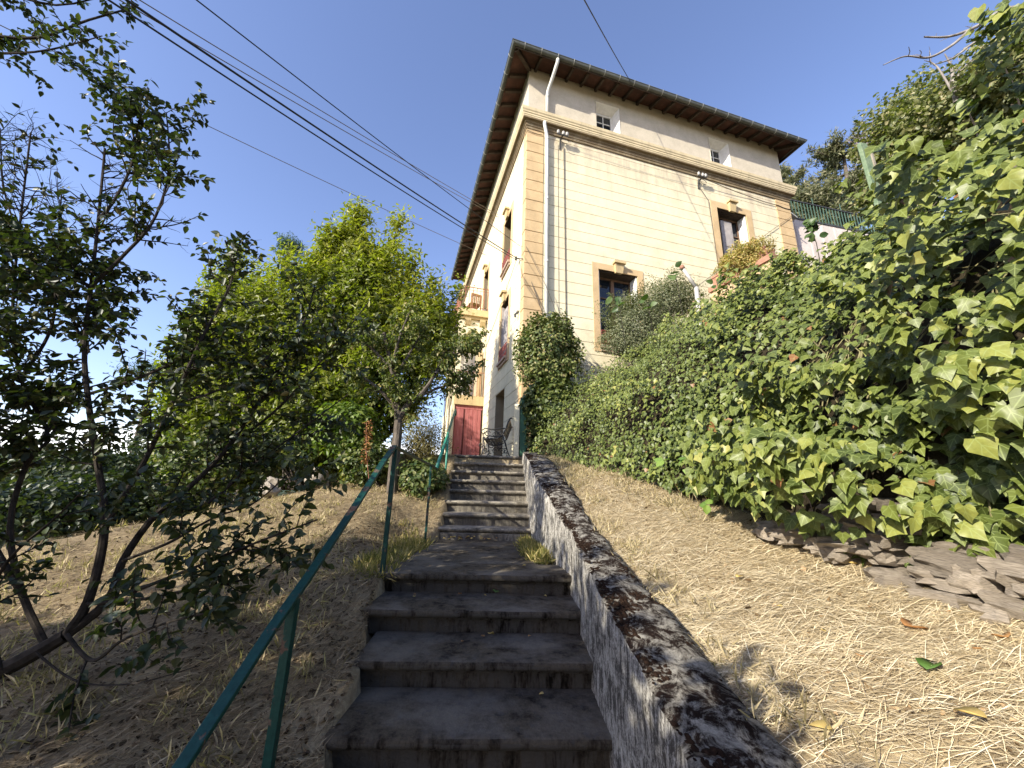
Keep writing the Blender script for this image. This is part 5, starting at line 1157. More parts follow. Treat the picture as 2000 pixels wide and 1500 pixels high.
for b_ in limbs[1:]:
    mb = MB(); tubes(mb, [b_], 7); mb.obj('branch', DEAD, dt_, True)
mb = MB(); tubes(mb, sprout(limbs[:3], 2.2, (0.10, 0.38), 0.7, 0.05, 0.45, 0.008, 5, 0.3), 4); tubes(mb, sprout(limbs[3:], 7, (0.2, 0.7), 0.6, 0.3, 0.2, 0.009, 5, 0.25), 4); mb.obj('twigs', DEAD, dt_)['kind'] = 'stuff'
tw_ = wempty('bare_bush', at(1700, 300, 7.5) - np.array([0, 0, 1.2]), 'leafless purple grey twigs beside the tall pine', 'bush')
b0 = at(1700, 330, 7.5); mb = MB(); st_ = sprout([(spline([b0, b0 + np.array([0, 0, 0.8])], 5), np.full(5, 0.03))], 22, (0.5, 1.1), 0.6, 0.5, 0.0, 0.012, 5, 0.2); tubes(mb, st_, 4); tubes(mb, sprout(st_, 7, (0.15, 0.4), 0.6, 0.3, 0.2, 0.005, 4, 0.2), 3); mb.obj('stems', simple('purple_twig', [(0.3, (0.16, 0.13, 0.13)), (0.7, (0.30, 0.25, 0.25))], 9), tw_)

# ------------------------------------------------------------------ trees and plants on the left
# bright green tree on the crest
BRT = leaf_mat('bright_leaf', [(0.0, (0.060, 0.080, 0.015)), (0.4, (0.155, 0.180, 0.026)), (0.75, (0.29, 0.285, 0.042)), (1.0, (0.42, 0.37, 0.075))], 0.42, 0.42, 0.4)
bt = wempty('bright_tree', (-3.7, 8.7, 0.0), 'large bright yellow green leafy tree left of the house', 'tree')
tops = [(702, 425, 8.6), (775, 440, 8.8), (650, 470, 8.3), (740, 500, 8.3), (610, 520, 8.5), (850, 560, 8.6), (885, 580, 8.8), (800, 520, 8.4), (560, 510, 8.2), (505, 530, 8.6), (455, 500, 8.8), (530, 600, 8.3), (420, 560, 8.8), (430, 600, 8.5), (370, 640, 8.7), (345, 700, 8.5), (345, 790, 8.4), (380, 860, 8.2), (480, 650, 8.0), (560, 680, 7.7), (640, 620, 7.8), (720, 620, 7.7), (790, 620, 7.9), (840, 640, 8.2), (450, 760, 7.8), (540, 800, 7.4), (630, 760, 7.4), (700, 730, 7.5), (600, 850, 7.2), (500, 870, 7.5), (420, 900, 7.7), (690, 830, 7.3), (400, 720, 8.2), (680, 540, 8.0)]
base = np.array([-3.7, 8.7, -0.1]); stems = []
for px, py, y in tops:
    tip = ppt(px, py, y); b0 = base + rng.normal(size=3) * np.array([0.3, 0.25, 0.0]); midp = b0 * 0.45 + tip * 0.55 + np.array([0.25 * (tip[0] - b0[0]), 0.2 * (tip[1] - b0[1]), -0.15 * abs(tip[0] - b0[0])])
    stems.append((spline([b0, midp, tip], 12), np.linspace(0.055, 0.010, 12)))
tw1 = sprout(stems, 8.0, (0.45, 1.05), 0.75, 0.55, 0.30, 0.014, 5, 0.12)
tw2 = sprout(tw1, 8.0, (0.18, 0.42), 0.7, 0.5, 0.2, 0.006, 4, 0.12)
mb = MB(); tubes(mb, stems, 7); tubes(mb, tw1, 4); mb.obj('trunk', BARK, bt)
allt = [(s[0][5:], s[1][5:]) for s in stems] + tw1 + tw2
P, N, T = twig_leaves(allt, 32, 0.75, 0.55, -0.15, 0.1)
fill = np.concatenate([s[0][4:11] for s in stems] + [t_[0][1:] for t_ in tw1]); k_ = rng.integers(0, len(fill), 60000); Pf = fill[k_] + rng.normal(size=(60000, 3)) * 0.17
Tf = rng.normal(size=Pf.shape) * 0.7 + np.array([0, 0, 0.5]); P = np.concatenate([P, Pf]); N = np.concatenate([N, rng.normal(size=Pf.shape) * 0.6 + SUNV * 0.5 + np.array([0, 0, 0.4])]); T = np.concatenate([T, Tf])
for px, py, y, r_, sd in ((480, 640, 8.2, (1.0, .8, 1.1), 1), (600, 620, 8.2, (1.1, .9, 1.35), 2), (740, 600, 8.4, (1.1, .8, 1.35), 3), (815, 650, 8.3, (.85, .7, 1.0), 4), (420, 780, 7.9, (1.0, .8, 1.0), 5), (600, 790, 7.6, (1.2, .7, .9), 6), (680, 520, 8.6, (.8, .7, 1.0), 7)):
    Pb, Ub = bush_points(ppt(px, py, y), r_, 6500, 130 + sd, 0.5, 0.75, 2.6); P = np.concatenate([P, Pb]); N = np.concatenate([N, Ub * 0.6 + rng.normal(size=Pb.shape) * 0.5 + np.array([0, 0, 0.4])]); T = np.concatenate([T, Ub * 0.5 + rng.normal(size=Pb.shape) * 0.6 + np.array([0, 0, 0.4])])
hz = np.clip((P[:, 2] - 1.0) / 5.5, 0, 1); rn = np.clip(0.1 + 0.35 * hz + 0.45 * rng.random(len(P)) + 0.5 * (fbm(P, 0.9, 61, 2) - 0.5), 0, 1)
print('bright tree leaves', len(P))
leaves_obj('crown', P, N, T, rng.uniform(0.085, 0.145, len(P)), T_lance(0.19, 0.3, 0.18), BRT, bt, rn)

# fruit tree by the steps
FRT = leaf_mat('fruit_leaf', [(0.0, (0.055, 0.085, 0.020)), (0.5, (0.125, 0.150, 0.040)), (0.85, (0.21, 0.215, 0.075)), (1.0, (0.32, 0.26, 0.10))], 0.30, 0.45, 0.35)
ft = wempty('fruit_tree', (-1.56, 6.3, -0.2), 'small fruit tree with pale hanging leaves beside the steps', 'tree')
Y = 6.3
trunk = (spline([ppt(765, 985, Y), ppt(768, 930, Y), ppt(775, 860, Y), ppt(778, 820, Y), ppt(775, 780, Y), ppt(765, 720, Y), ppt(750, 650, Y)], 16), np.linspace(0.095, 0.03, 16))
br_ = [(spline([ppt(779, 818, Y), ppt(800, 785, Y), ppt(822, 770, Y), ppt(850, 730, Y + .1), ppt(870, 680, Y + .2)], 12), np.linspace(0.06, 0.012, 12)),
       (spline([ppt(776, 800, Y), ppt(740, 760, Y - .1), ppt(700, 730, Y - .2)], 10), np.linspace(0.04, 0.01, 10)),
       (spline([ppt(800, 785, Y), ppt(850, 760, Y + .3), ppt(900, 745, Y + .6), ppt(925, 735, Y + .8)], 10), np.linspace(0.03, 0.008, 10)),
       (spline([ppt(770, 740, Y), ppt(800, 690, Y + .2), ppt(830, 640, Y + .4)], 10), np.linspace(0.035, 0.008, 10)),
       (spline([ppt(850, 730, Y), ppt(895, 690, Y + .5), ppt(935, 660, Y + .9)], 10), np.linspace(0.025, 0.006, 10)),
       (spline([ppt(765, 720, Y), ppt(725, 680, Y), ppt(690, 660, Y - .1)], 10), np.linspace(0.03, 0.008, 10)),
       (spline([ppt(765, 720, Y), ppt(780, 660, Y - .2), ppt(800, 610, Y - .2)], 10), np.linspace(0.03, 0.008, 10))]
mb = MB(); tubes(mb, [trunk], 10); tubes(mb, br_, 7)
t1 = sprout(br_ + [trunk], 16, (0.25, 0.65), 0.8, 0.05, 0.42, 0.010, 5, 0.2); t2 = sprout(t1, 12, (0.12, 0.3), 0.8, -0.15, 0.2, 0.004, 4, 0.2); tubes(mb, t1, 4); mb.obj('trunk', BARK, ft)
P, N, T = twig_leaves(t1 + t2, 110, 0.8, 0.3, 0.8, 0.15); P += rng.normal(size=P.shape) * 0.03
x0_ = P[:, 0] + 1.56 * (P[:, 2] - 0.2); y0_ = P[:, 1] + 1.33 * (P[:, 2] - 0.2); k_ = ~((x0_ > -0.9) & (x0_ < 0.7) & (y0_ > 5.4) & (y0_ < 7.6)) | (rng.random(len(P)) < 0.5); P, N, T = P[k_], N[k_], T[k_]
leaves_obj('crown', P, N, T, rng.uniform(0.045, 0.075, len(P)), T_oval(0.30, 0.3, 0.25), FRT, ft); print('fruit', len(P))

# dark near tree, spreading stems from the left edge
DKL = leaf_mat('plum_leaf', [(0.0, (0.020, 0.032, 0.012)), (0.6, (0.042, 0.058, 0.019)), (0.93, (0.070, 0.085, 0.026)), (1.0, (0.15, 0.12, 0.045))], 0.22, 0.45, 0.4)
dk = wempty('plum_tree', (-3.3, 2.45, -1.45), 'dark shaded plum tree with thin bent stems filling the near edge', 'tree')
def pl(L, y0, y1): return [ppt(px, py, y0 + (y1 - y0) * i / (len(L) - 1)) for i, (px, py) in enumerate(L)]
r0 = np.array([-3.5, 2.4, -1.5])
S0 = [r0] + pl([(-60, 1325), (0, 1310), (70, 1275), (130, 1240)], 2.55, 2.6)
S1 = pl([(130, 1240), (170, 1180), (198, 1080), (204, 1000), (190, 900), (172, 780), (165, 680), (178, 560), (192, 430), (205, 290)], 2.6, 2.75)
S2 = pl([(130, 1240), (212, 1172), (240, 1095), (300, 1010), (372, 950), (450, 868), (520, 760), (590, 640), (615, 560)], 2.6, 3.1)
S3 = pl([(90, 1262), (40, 1150), (20, 1020), (55, 900), (95, 850), (40, 740), (25, 600), (40, 430), (60, 260)], 2.6, 2.9)
S4 = pl([(202, 1030), (280, 905), (335, 790), (400, 650), (455, 540), (440, 470)], 2.6, 2.75)
S5 = pl([(172, 770), (260, 742), (352, 700), (430, 640)], 2.65, 2.8)
S6 = pl([(212, 1172), (300, 1140), (400, 1100), (500, 1060), (620, 1015)], 2.55, 2.2)
S7 = pl([(300, 1010), (400, 985), (480, 920), (560, 860), (680, 770)], 2.75, 3.1)
S8 = pl([(178, 560), (240, 500), (300, 430), (330, 330), (325, 220)], 2.7, 2.6)
S9 = pl([(40, 740), (100, 640), (110, 520), (120, 380)], 2.8, 2.8)
S10 = pl([(450, 868), (540, 800), (640, 690), (720, 590)], 2.95, 3.2)
S11 = pl([(130, 1240), (180, 1290), (240, 1250), (330, 1215), (440, 1190)], 2.5, 2.1)
S13 = pl([(165, 680), (130, 600), (60, 500), (10, 380), (0, 250)], 2.7, 2.9)
S14 = pl([(192, 430), (230, 380), (262, 300), (250, 220), (220, 160)], 2.7, 2.7)
S15 = pl([(335, 790), (430, 760), (520, 700), (560, 640)], 2.75, 2.9)
S16 = pl([(240, 1095), (330, 1060), (420, 1010), (500, 980), (590, 900)], 2.65, 2.8)
S17 = pl([(70, 1275), (150, 1330), (260, 1335), (390, 1300)], 2.45, 2.2)
S18 = pl([(170, 1180), (280, 1170), (380, 1150), (480, 1130), (560, 1080)], 2.55, 2.35)
S19 = pl([(0, 1310), (-20, 1180), (20, 1090), (110, 1010), (160, 960)], 2.4, 2.3)
S12 = pl([(40, 1150), (-20, 1050), (-60, 900), (-40, 700), (-60, 500)], 2.6, 2.4)
main = [(spline(S, 26), np.linspace(a, b_, 26)) for S, a, b_ in ((S0, 0.050, 0.036), (S1, 0.028, 0.008), (S2, 0.027, 0.007), (S3, 0.018, 0.006), (S4, 0.018, 0.006), (S5, 0.012, 0.005), (S6, 0.012, 0.004), (S7, 0.014, 0.004), (S8, 0.014, 0.004), (S9, 0.012, 0.004), (S10, 0.012, 0.004), (S11, 0.011, 0.003), (S12, 0.02, 0.006), (S13, 0.010, 0.004), (S14, 0.012, 0.004), (S15, 0.010, 0.003), (S16, 0.010, 0.003), (S17, 0.006, 0.002), (S18, 0.010, 0.003), (S19, 0.012, 0.003))]
mb = MB(); tubes(mb, main, 8)
t1 = sprout([main[i_] for i_ in (1, 3, 8, 9, 12, 13, 14)], 25, (0.18, 0.56), 0.85, 0.2, 0.25, 0.006, 5, 0.2, 0.2) + sprout([main[i_] for i_ in (2, 4, 5, 7, 10, 15)], 15, (0.18, 0.56), 0.85, 0.2, 0.2, 0.006, 5, 0.2, 0.2) + sprout([main[i_] for i_ in (6, 11, 16, 18, 19)], 10, (0.15, 0.5), 0.85, 0.2, 0.2, 0.006, 5, 0.2, 0.2); t2 = sprout(t1, 12, (0.10, 0.24), 0.8, 0.05, 0.2, 0.003, 4, 0.2); tubes(mb, t1, 4); tubes(mb, t2, 3); mb.obj('trunk', DBARK, dk)
P, N, T = twig_leaves(t1 + t2, 52, 0.85, 0.35, 0.45, 0.15); 
xs_ = P[:, 0] + 1.56 * (P[:, 2] + 0.5); ys_ = P[:, 1] + 1.33 * (P[:, 2] + 0.5)
x0_ = P[:, 0] + 1.56 * P[:, 2]; y0_ = P[:, 1] + 1.33 * P[:, 2]
k_ = ~((xs_ > 0.9) & (ys_ < 9)) | (rng.random(len(P)) < 0.75); k_ &= ~((x0_ > -0.9) & (x0_ < 0.75) & (y0_ > 5.2) & (y0_ < 8)) | (rng.random(len(P)) < 0.08); P, N, T = P[k_], N[k_], T[k_]
sz = rng.uniform(0.040, 0.068, len(P)); rn = rng.random(len(P)); print('plum', len(P))
TP = T_oval(0.30, 0.35, 0.22)
idx = pick_largest(P, N, sz, 300); leaf_objects('leaf', idx, P, N, T, sz, [TP], DKL, dk, rn); k_ = rest(len(P), idx)
tag(leaves_obj('crown', P[k_], N[k_], T[k_], sz[k_], TP, DKL, dk, rn[k_]), None, None, None, 'stuff')

# big tree standing just outside the frame on the left; only its lowest branch shows at the top corner
ot = wempty('overhanging_tree', (-6.3, -2.6, -2.6), 'leafy branch of a taller tree hanging in at the upper corner', 'tree')
trunk = (spline([(-6.3, -2.6, -2.6), (-6.4, -2.5, 0.5), (-6.6, -2.2, 3.2)], 10), np.linspace(0.2, 0.09, 10))
lim = []
for k in range(16):
    for _try in range(40):
        a = rng.random() * 6.28; q = np.array([-5.7, -1.1, 1.9]) + np.array([math.cos(a) * 2.2, math.sin(a) * 2.2, rng.uniform(-1.9, 2.1)])
        if q[0] + 1.56 * (q[2] + 0.6) < 0.45: break
    p = trunk[0][int(rng.uniform(4, 8))]
    lim.append((spline([p, (p + q) / 2 + np.array([0, 0, 0.2]), q], 8), np.linspace(0.05, 0.012, 8)))
for k in range(18):  # limbs added so that their shadow covers the lower steps
    h_ = rng.uniform(1.5, 4.0); q = np.array([rng.uniform(-1.0, 0.75) - 1.56 * h_, rng.uniform(0.7, 4.2) - 1.33 * h_, h_ - 0.7])
    p = trunk[0][int(rng.uniform(4, 9))]; lim.append((spline([p, (p + q) / 2 + np.array([-0.2, -0.2, 0.25]), q], 8), np.linspace(0.035, 0.008, 8)))
NF = len(lim)
vb = [ppt(-420, 40, 2.3), ppt(-120, 55, 2.5), ppt(60, 75, 2.6), ppt(170, 40, 2.65), ppt(262, 14, 2.7)]
lim.append((spline([trunk[0][8], np.array([-5.2, 0.2, 3.4])] + vb, 26), np.linspace(0.022, 0.006, 26)))
vb2 = [ppt(-200, 60, 2.5), ppt(-40, 100, 2.6), ppt(80, 100, 2.6), ppt(200, 70, 2.6)]
lim.append((spline(vb2, 12), np.linspace(0.016, 0.004, 12)))
vb3 = [ppt(-200, 0, 2.6), ppt(0, -10, 2.6), ppt(120, 10, 2.6), ppt(240, -20, 2.6)]
lim.append((spline(vb3, 12), np.linspace(0.016, 0.004, 12)))
mb = MB(); tubes(mb, [trunk], 8); tubes(mb, lim, 6)
far_ = lim[:NF]; nr_ = lim[NF:]
t1 = sprout(far_, 7.0, (0.5, 1.1), 0.85, 0.1, 0.2, 0.012, 4); t1n = sprout(nr_[0:1], 16, (0.2, 0.42), 0.8, 0.05, 0.6, 0.005, 4) + sprout(nr_[1:], 16, (0.15, 0.36), 0.8, 0.02, 0.1, 0.004, 4)
t1n = t1n + sprout(t1n, 8, (0.08, 0.2), 0.8, 0.0, 0.2, 0.003, 3)
tubes(mb, t1 + t1n, 4); mb.obj('trunk', DBARK, ot)
P, N, T = twig_leaves(t1, 34, 0.9, 0.4, 0.3); xs_ = P[:, 0] + 1.56 * (P[:, 2] + 0.6); ys_ = P[:, 1] + 1.33 * (P[:, 2] + 0.6)
xu_ = P[:, 0] + 1.56 * (P[:, 2] - 0.1); yu_ = P[:, 1] + 1.33 * (P[:, 2] - 0.1)
k_ = ((xs_ < 0.85 + 0.5 * rng.normal(size=len(P)) * 0.5) & (ys_ < 4.5 + rng.normal(size=len(P)) * 0.4)) | (rng.random(len(P)) < 0.04) | (fbm(P, 1.1, 141, 2) > 0.63); k_ &= ~((xu_ > -0.9) & (xu_ < 0.75) & (yu_ > 5.2) & (yu_ < 8)); k_ &= ~((P[:, 1] > -0.1) & (P[:, 0] > -1.45 * P[:, 1] - 0.9)); P, N, T = P[k_], N[k_], T[k_]   # leaves dropped where their shade would reach the bank or upper steps
P2, N2, T2 = twig_leaves(t1n, 46, 0.85, 0.4, 0.35)
S = np.concatenate([rng.uniform(0.09, 0.15, len(P)), rng.uniform(0.04, 0.066, len(P2))]); print('over', len(P), len(P2))
leaves_obj('crown', np.concatenate([P, P2]), np.concatenate([N, N2]), np.concatenate([T, T2]), S, T_oval(0.32, 0.3, 0.2), DKL, ot)

# unseen tree added behind the viewpoint to block sky light and deepen shade
gt = wempty('sky_blocker_tree', (1.2, -6.2, -3.0), 'added unseen leafy tree behind the viewpoint that blocks sky light', 'tree')
P, U = bush_points((0.9, -6.2, 0.9), (4.6, 1.6, 2.9), 9000, 120, 0.5, 0.4, 1.6); leaves_obj('crown', P, U + rng.normal(size=P.shape) * 0.5, rng.normal(size=P.shape), rng.uniform(0.16, 0.30, len(P)), T_oval(0.4), DKL, gt)
mb = MB(); mb.tube([(1.2, -6.2, -3.0), (1.1, -6.2, -1.0), (0.9, -6.2, 1.5)], [0.22, 0.17, 0.08], 8); mb.obj('trunk', DBARK, gt)

# undergrowth by the steps and along the crest
UG = [(0.0, (0.040, 0.070, 0.020)), (0.5, (0.090, 0.120, 0.035)), (0.85, (0.16, 0.18, 0.055)), (1.0, (0.26, 0.24, 0.10))]
shrub('dry_bush', 'brownish twiggy bush behind the fruit tree trunk', 'bush', ppt(826, 868, 7.5), (0.52, 0.4, 0.62), 11000, (0.02, 0.045), [(0.0, (0.11, 0.085, 0.03)), (0.5, (0.20, 0.165, 0.06)), (1, (0.28, 0.25, 0.11))], T_quad(0.25), 71, (-1.35, 7.6, 0.2), 0.25, 0.1, 0.8, 0.3, ls=2.8)
shrub('ground_plant', 'leafy green ground plants at the foot of the upper steps', 'plant', ppt(825, 935, 6.4), (0.42, 0.4, 0.34), 2600, (0.045, 0.08), UG, T_oval(0.38), 72, (-1.1, 6.4, -0.1), 0.25, 0.2, 0.7, 0.6)
shrub('ground_plant', 'leafy weeds round the fruit tree trunk', 'plant', ppt(725, 905, 6.7), (0.55, 0.4, 0.35), 2600, (0.05, 0.09), UG, T_oval(0.34), 73, (-1.9, 6.7, -0.1), 0.28, 0.15, 0.8, 0.6)
shrub('laurel_bush', 'sunlit broad leaved bush below the bright tree', 'bush', ppt(680, 840, 7.0), (0.62, 0.45, 0.5), 3200, (0.08, 0.14), [(0.0, (0.06, 0.105, 0.02)), (0.6, (0.13, 0.185, 0.035)), (1, (0.22, 0.26, 0.055))], T_lance(0.24), 74, (-2.3, 7.0, 0.0), 0.3, 0.2, 0.7, 0.6)
shrub('laurel_bush', 'shaded bush along the crest below the bright tree', 'bush', ppt(540, 880, 7.2), (0.9, 0.5, 0.5), 3600, (0.07, 0.12), UG, T_lance(0.24), 75, (-3.4, 7.1, -0.1), 0.28, 0.15, 0.7, 0.5)
shrub('laurel_bush', 'light green bush at the outer end of the crest', 'bush', ppt(400, 900, 7.0), (0.9, 0.6, 0.55), 4200, (0.06, 0.11), UG, T_lance(0.24), 76, (-4.6, 7.0, -0.6), 0.3, 0.15, 0.7, 0.5)
shrub('climbing_plant', 'purple flowering climber at the outer edge of the balcony', 'plant', hw(-1.15, AV + 0.5, 5.4), (0.22, 0.5, 1.1), 2600, (0.05, 0.09), [(0.0, (0.05, 0.07, 0.03)), (0.45, (0.10, 0.10, 0.06)), (0.7, (0.22, 0.15, 0.22)), (1, (0.32, 0.22, 0.33))], T_oval(0.36), 77, tuple(hw(-1.2, AV + 0.5, 0.6)), 0.25, 0.1, 0.7, 0.4)
dkp = wempty('dock_stalk', ppt(720, 900, 6.3) , 'rusty brown dried dock stalk among the weeds', 'plant')
c = ppt(715, 880, 6.3); mb = MB(); mb.tube([Vector(c + np.array([0.1, 0, -0.45])), Vector(c), Vector(c + np.array([-0.05, 0, 0.45]))], 0.006, 5); mb.obj('stem', RUST, dkp)
P = c + np.stack([rng.normal(size=260) * 0.035, rng.normal(size=260) * 0.035, rng.uniform(-0.2, 0.48, 260)], 1); leaves_obj('seeds', P, rdir(260), rdir(260), rng.uniform(0.02, 0.04, 260), T_quad(0.4), leaf_mat('dock_seed', [(0, (0.22, 0.09, 0.035)), (1, (0.36, 0.19, 0.08))], 0.1, 0.8, 0.1), dkp)['kind'] = 'stuff'
# rocks on the crest
for lab, px, py, y, sc_ in (('pale grey boulder at the shaded edge of the straw', 528, 955, 6.4, (0.13, 0.12, 0.14)), ('larger pale boulder half hidden under the bush', 618, 938, 6.8, (0.15, 0.14, 0.16))):
    o = stone(tuple(ppt(px, py, y)), *sc_, (0.2, 0.3, rng.random() * 3), 900 + px, None, 'boulder', simple('pale_rock', [(0.3, (0.22, 0.19, 0.15)), (0.7, (0.48, 0.42, 0.34))], 3, 0.9, 0.2, 0.8, 0.02)); tag(o, lab, 'rock')
# conifer tops and other trees beyond the crest
def far_tree(lab, c, r_, n, sd, sz=(0.10, 0.2), stops=None, name='background_tree', tm=None, hgt=6, lump=0.7):
    c = np.array(c); w0 = wempty(name, c - np.array([0, 0, hgt]), lab, 'tree', 'trees beyond the crest')
    P, U = bush_points(c, r_, n, sd, 0.2, lump, 2.4); leaves_obj('crown', P, U * 0.5 + rng.normal(size=(n, 3)) * 0.6 + np.array([0, 0, 0.4]), U + rng.normal(size=(n, 3)), rng.uniform(*sz, n), tm or T_oval(0.36), leaf_mat('background_leaf', stops or OV, 0.25), w0)
    mb = MB(); mb.tube([Vector(c - np.array([0, 0, hgt])), Vector(c)], [0.16, 0.06], 7); mb.obj('trunk', BARK, w0)
CON = [(0.0, (0.030, 0.060, 0.035)), (0.6, (0.060, 0.105, 0.055)), (1.0, (0.11, 0.16, 0.08))]
far_tree('dark conifer top peeping over the bright tree', ppt(567, 482, 13), (0.50, 0.5, 0.34), 2600, 81, (0.07, 0.14), CON, 'conifer_tree', T_quad(0.1), 10, 0.9)
far_tree('feathery conifer bough reaching out beyond the bright tree', ppt(305, 725, 13), (1.1, 0.5, 0.32), 2600, 82, (0.07, 0.14), CON, 'conifer_tree', T_quad(0.1), 8, 0.9)
for lab, px, py, y, r_, n, sd in (('rounded dark tree below the horizon at the far edge', 40, 985, 14, (2.4, 2, 1.4), 4500, 83), ('pale bush just beyond the straw slope', 330, 985, 9.5, (1.2, 0.8, 0.45), 2600, 84), ('dark tree below the horizon behind the plum stems', 190, 960, 17, (2.4, 2, 1.3), 4500, 85), ('dark hedge like tree under the far hills', 290, 930, 22, (2.2, 2, 1.2), 3600, 86), ('broad shaded tree at the lowest part of the slope', -60, 1080, 11, (2.4, 2, 1.3), 4500, 87)):
    far_tree(lab, ppt(px, py, y), r_, n, sd, (0.10, 0.2), [(0.0, (0.020, 0.034, 0.016)), (0.6, (0.050, 0.068, 0.030)), (1.0, (0.10, 0.115, 0.05))])
PALEW = simple('weathered_pale_wood', [(0.3, (0.28, 0.25, 0.20)), (0.7, (0.42, 0.38, 0.32))], 12)
t = empty('utility_pole', ppt(268, 950, 11) - np.array([0, 0, 3]), 0, 'slim weathered wooden pole beyond the slope', 'pole'); t.rotation_euler = (0, 0.16, 0)
mb = MB(); mb.tube([(0, 0, 0), (0, 0, 4.35)], [0.055, 0.045], 8); mb.obj('pole', PALEW, t, True); mb = MB(); mb.bar((-0.12, 0, 4.2), (0.12, 0, 4.2), 0.04, 0.04); mb.obj('crossarm', PALEW, t)
DKG = [(0.0, (0.018, 0.032, 0.014)), (0.6, (0.040, 0.058, 0.022)), (1.0, (0.085, 0.100, 0.038))]
for lab, px, py, y, r_, n, sd in (('dark leafy bush where the straw slope drops away, outermost', 60, 1015, 5.6, (1.1, 0.6, 0.55), 4200, 91), ('dark leafy bush where the straw slope drops away, beside the lane', 230, 990, 6.3, (1.0, 0.6, 0.5), 4200, 92), ('tall shaded bush behind the plum stems', 150, 930, 7.4, (1.3, 0.8, 0.7), 5200, 93), ('feathery green tree between plum stems and bright tree', 350, 880, 8.8, (1.0, 0.8, 0.9), 5200, 94)):
    far_tree(lab, ppt(px, py, y), r_, n, sd, (0.05, 0.10), DKG, hgt=2.2)
# far-off woods on the valley floor
n_ = 26000; a = np.radians(rng.uniform(-100, 60, n_)); d_ = rng.uniform(45, 280, n_); x = d_ * np.sin(a); y = d_ * np.cos(a); P = np.stack([x, y, -32 + rng.random(n_) * 7 + 6 * vnoise(np.stack([x, y, 0 * x], 1), 0.05, 99)], 1)
tag(leaves_obj('woods', P, rdir(n_) + np.array([0, 0, 0.8]), rdir(n_), rng.uniform(1.2, 3.2, n_), T_oval(0.4), leaf_mat('woods_leaf', CON, 0.2, 0.7, 0.1), None), 'far-off mixed woods on the valley side', None, None, 'stuff')

# ------------------------------------------------------------------ straw, weeds, fallen leaves
def straw(name, x, y, lab, lr, wr, lift, stops, zfun=ground_z, align=None, parent=None):
    n = len(x); a = rng.uniform(0, 2 * math.pi, n) if align is None else rng.normal(align, 0.6, n) + math.pi * rng.integers(0, 2, n)
    L = rng.uniform(*lr, n); W = rng.uniform(*wr, n); dx, dy = np.cos(a), np.sin(a); bend = rng.normal(0, 0.12, n)
    V = np.zeros((n, 6, 3)); h0 = rng.random(n) ** 1.6 * lift; tilt = rng.normal(0, 0.30, n)
    for k, f in enumerate((-0.5, 0.0, 0.5)):
        cx = x + dx * L * f - dy * L * bend * (f * f - 0.12); cy = y + dy * L * f + dx * L * bend * (f * f - 0.12); cz = zfun(cx, cy) + h0 + 0.004 + np.abs(tilt) * L * 0.25 * (f + 0.5) + (0.06 * L if k == 1 else 0)
        ww = W * (0.9 if k < 2 else 0.35)
        V[:, 2 * k] = np.stack([cx - dy * ww, cy + dx * ww, cz + ww * rng.normal(0, .6, n)], 1); V[:, 2 * k + 1] = np.stack([cx + dy * ww, cy - dx * ww, cz], 1)
    tf = np.array([[0, 1, 3, 2], [2, 3, 5, 4]]); F = (tf[None] + (np.arange(n) * 6)[:, None, None]).reshape(-1, 4)
    m, nn, b = new_mat(name, 0.6, 0.25); nn.links.new(ramp(nn, attr(nn, 'rnd').outputs['Fac'], stops), b.inputs['Base Color'])
    return tag(np_mesh(name, V.reshape(-1, 3), F, m, parent, np.repeat(rng.random(n), 2)), lab, None, None, 'stuff')
footx = np.array([p[0][:2] for p in BANK]); o_ = np.argsort(footx[:, 1])
def foot_x(y): return np.interp(y, footx[o_, 1], footx[o_, 0])
STRW = [(0.0, (0.22, 0.155, 0.085)), (0.3, (0.54, 0.43, 0.255)), (0.7, (0.74, 0.62, 0.40)), (1.0, (0.84, 0.75, 0.54))]
n_ = 230000; y = rng.beta(1.1, 1.9, n_) * 7.0 + 0.35; x = rng.uniform(0.90, 1.0, n_) + rng.random(n_) ** 0.9 * (foot_x(y) + 0.10 - 0.93)
P = np.stack([x, y, 0 * x], 1); bare = fbm(P, 1.5, 111, 3); k_ = (bare > 0.40) | (rng.random(n_) < 0.30); k_ &= ~((np.hypot(x - 1.25, y - 1.35) < 0.33) & (rng.random(n_) < 0.85))
straw('straw', x[k_], y[k_], 'pale mown straw lying on the sunny bank right of the steps'.replace(' right of the steps', ' beside the low wall'), (0.03, 0.15), (0.0007, 0.0015), 0.022, STRW, align=2.6)
n_ = 120000; y = rng.beta(1.2, 1.6, n_) * 8.2 + 0.2; x = step_left(y) + 0.02 - rng.beta(1.0, 1.5, n_) * 6.0
P = np.stack([x, y, 0 * x], 1); k_ = (fbm(P, 1.3, 113, 3) > 0.40) | (rng.random(n_) < 0.45)
straw('dry_grass', x[k_], y[k_], 'dry cut grass covering the slope beside the handrail', (0.03, 0.15), (0.0008, 0.0018), 0.03, [(0.0, (0.085, 0.058, 0.032)), (0.4, (0.22, 0.158, 0.085)), (0.8, (0.38, 0.285, 0.16)), (1.0, (0.54, 0.43, 0.26))], align=0.6)
def litter(name, x, y, lab, sz, stops, lift=0.012):
    n = len(x); P = np.stack([x, y, ground_z(x, y) + 0.004 + rng.random(n) * lift], 1)
    return tag(leaves_obj(name, P, rng.normal(size=(n, 3)) * 0.45 + np.array([0, 0, 1.0]), rdir(n) * np.array([1, 1, 0.3]), rng.uniform(*sz, n), T_oval(0.36, 0.5, 0.35), leaf_mat(name, stops, 0.05, 0.85, 0.1)), lab, None, None, 'stuff')
n_ = 9000; y = rng.beta(1.2, 2.0, n_) * 5.5 + 0.3; x = step_left(y) + 0.02 - rng.beta(1.0, 1.7, n_) * 3.6
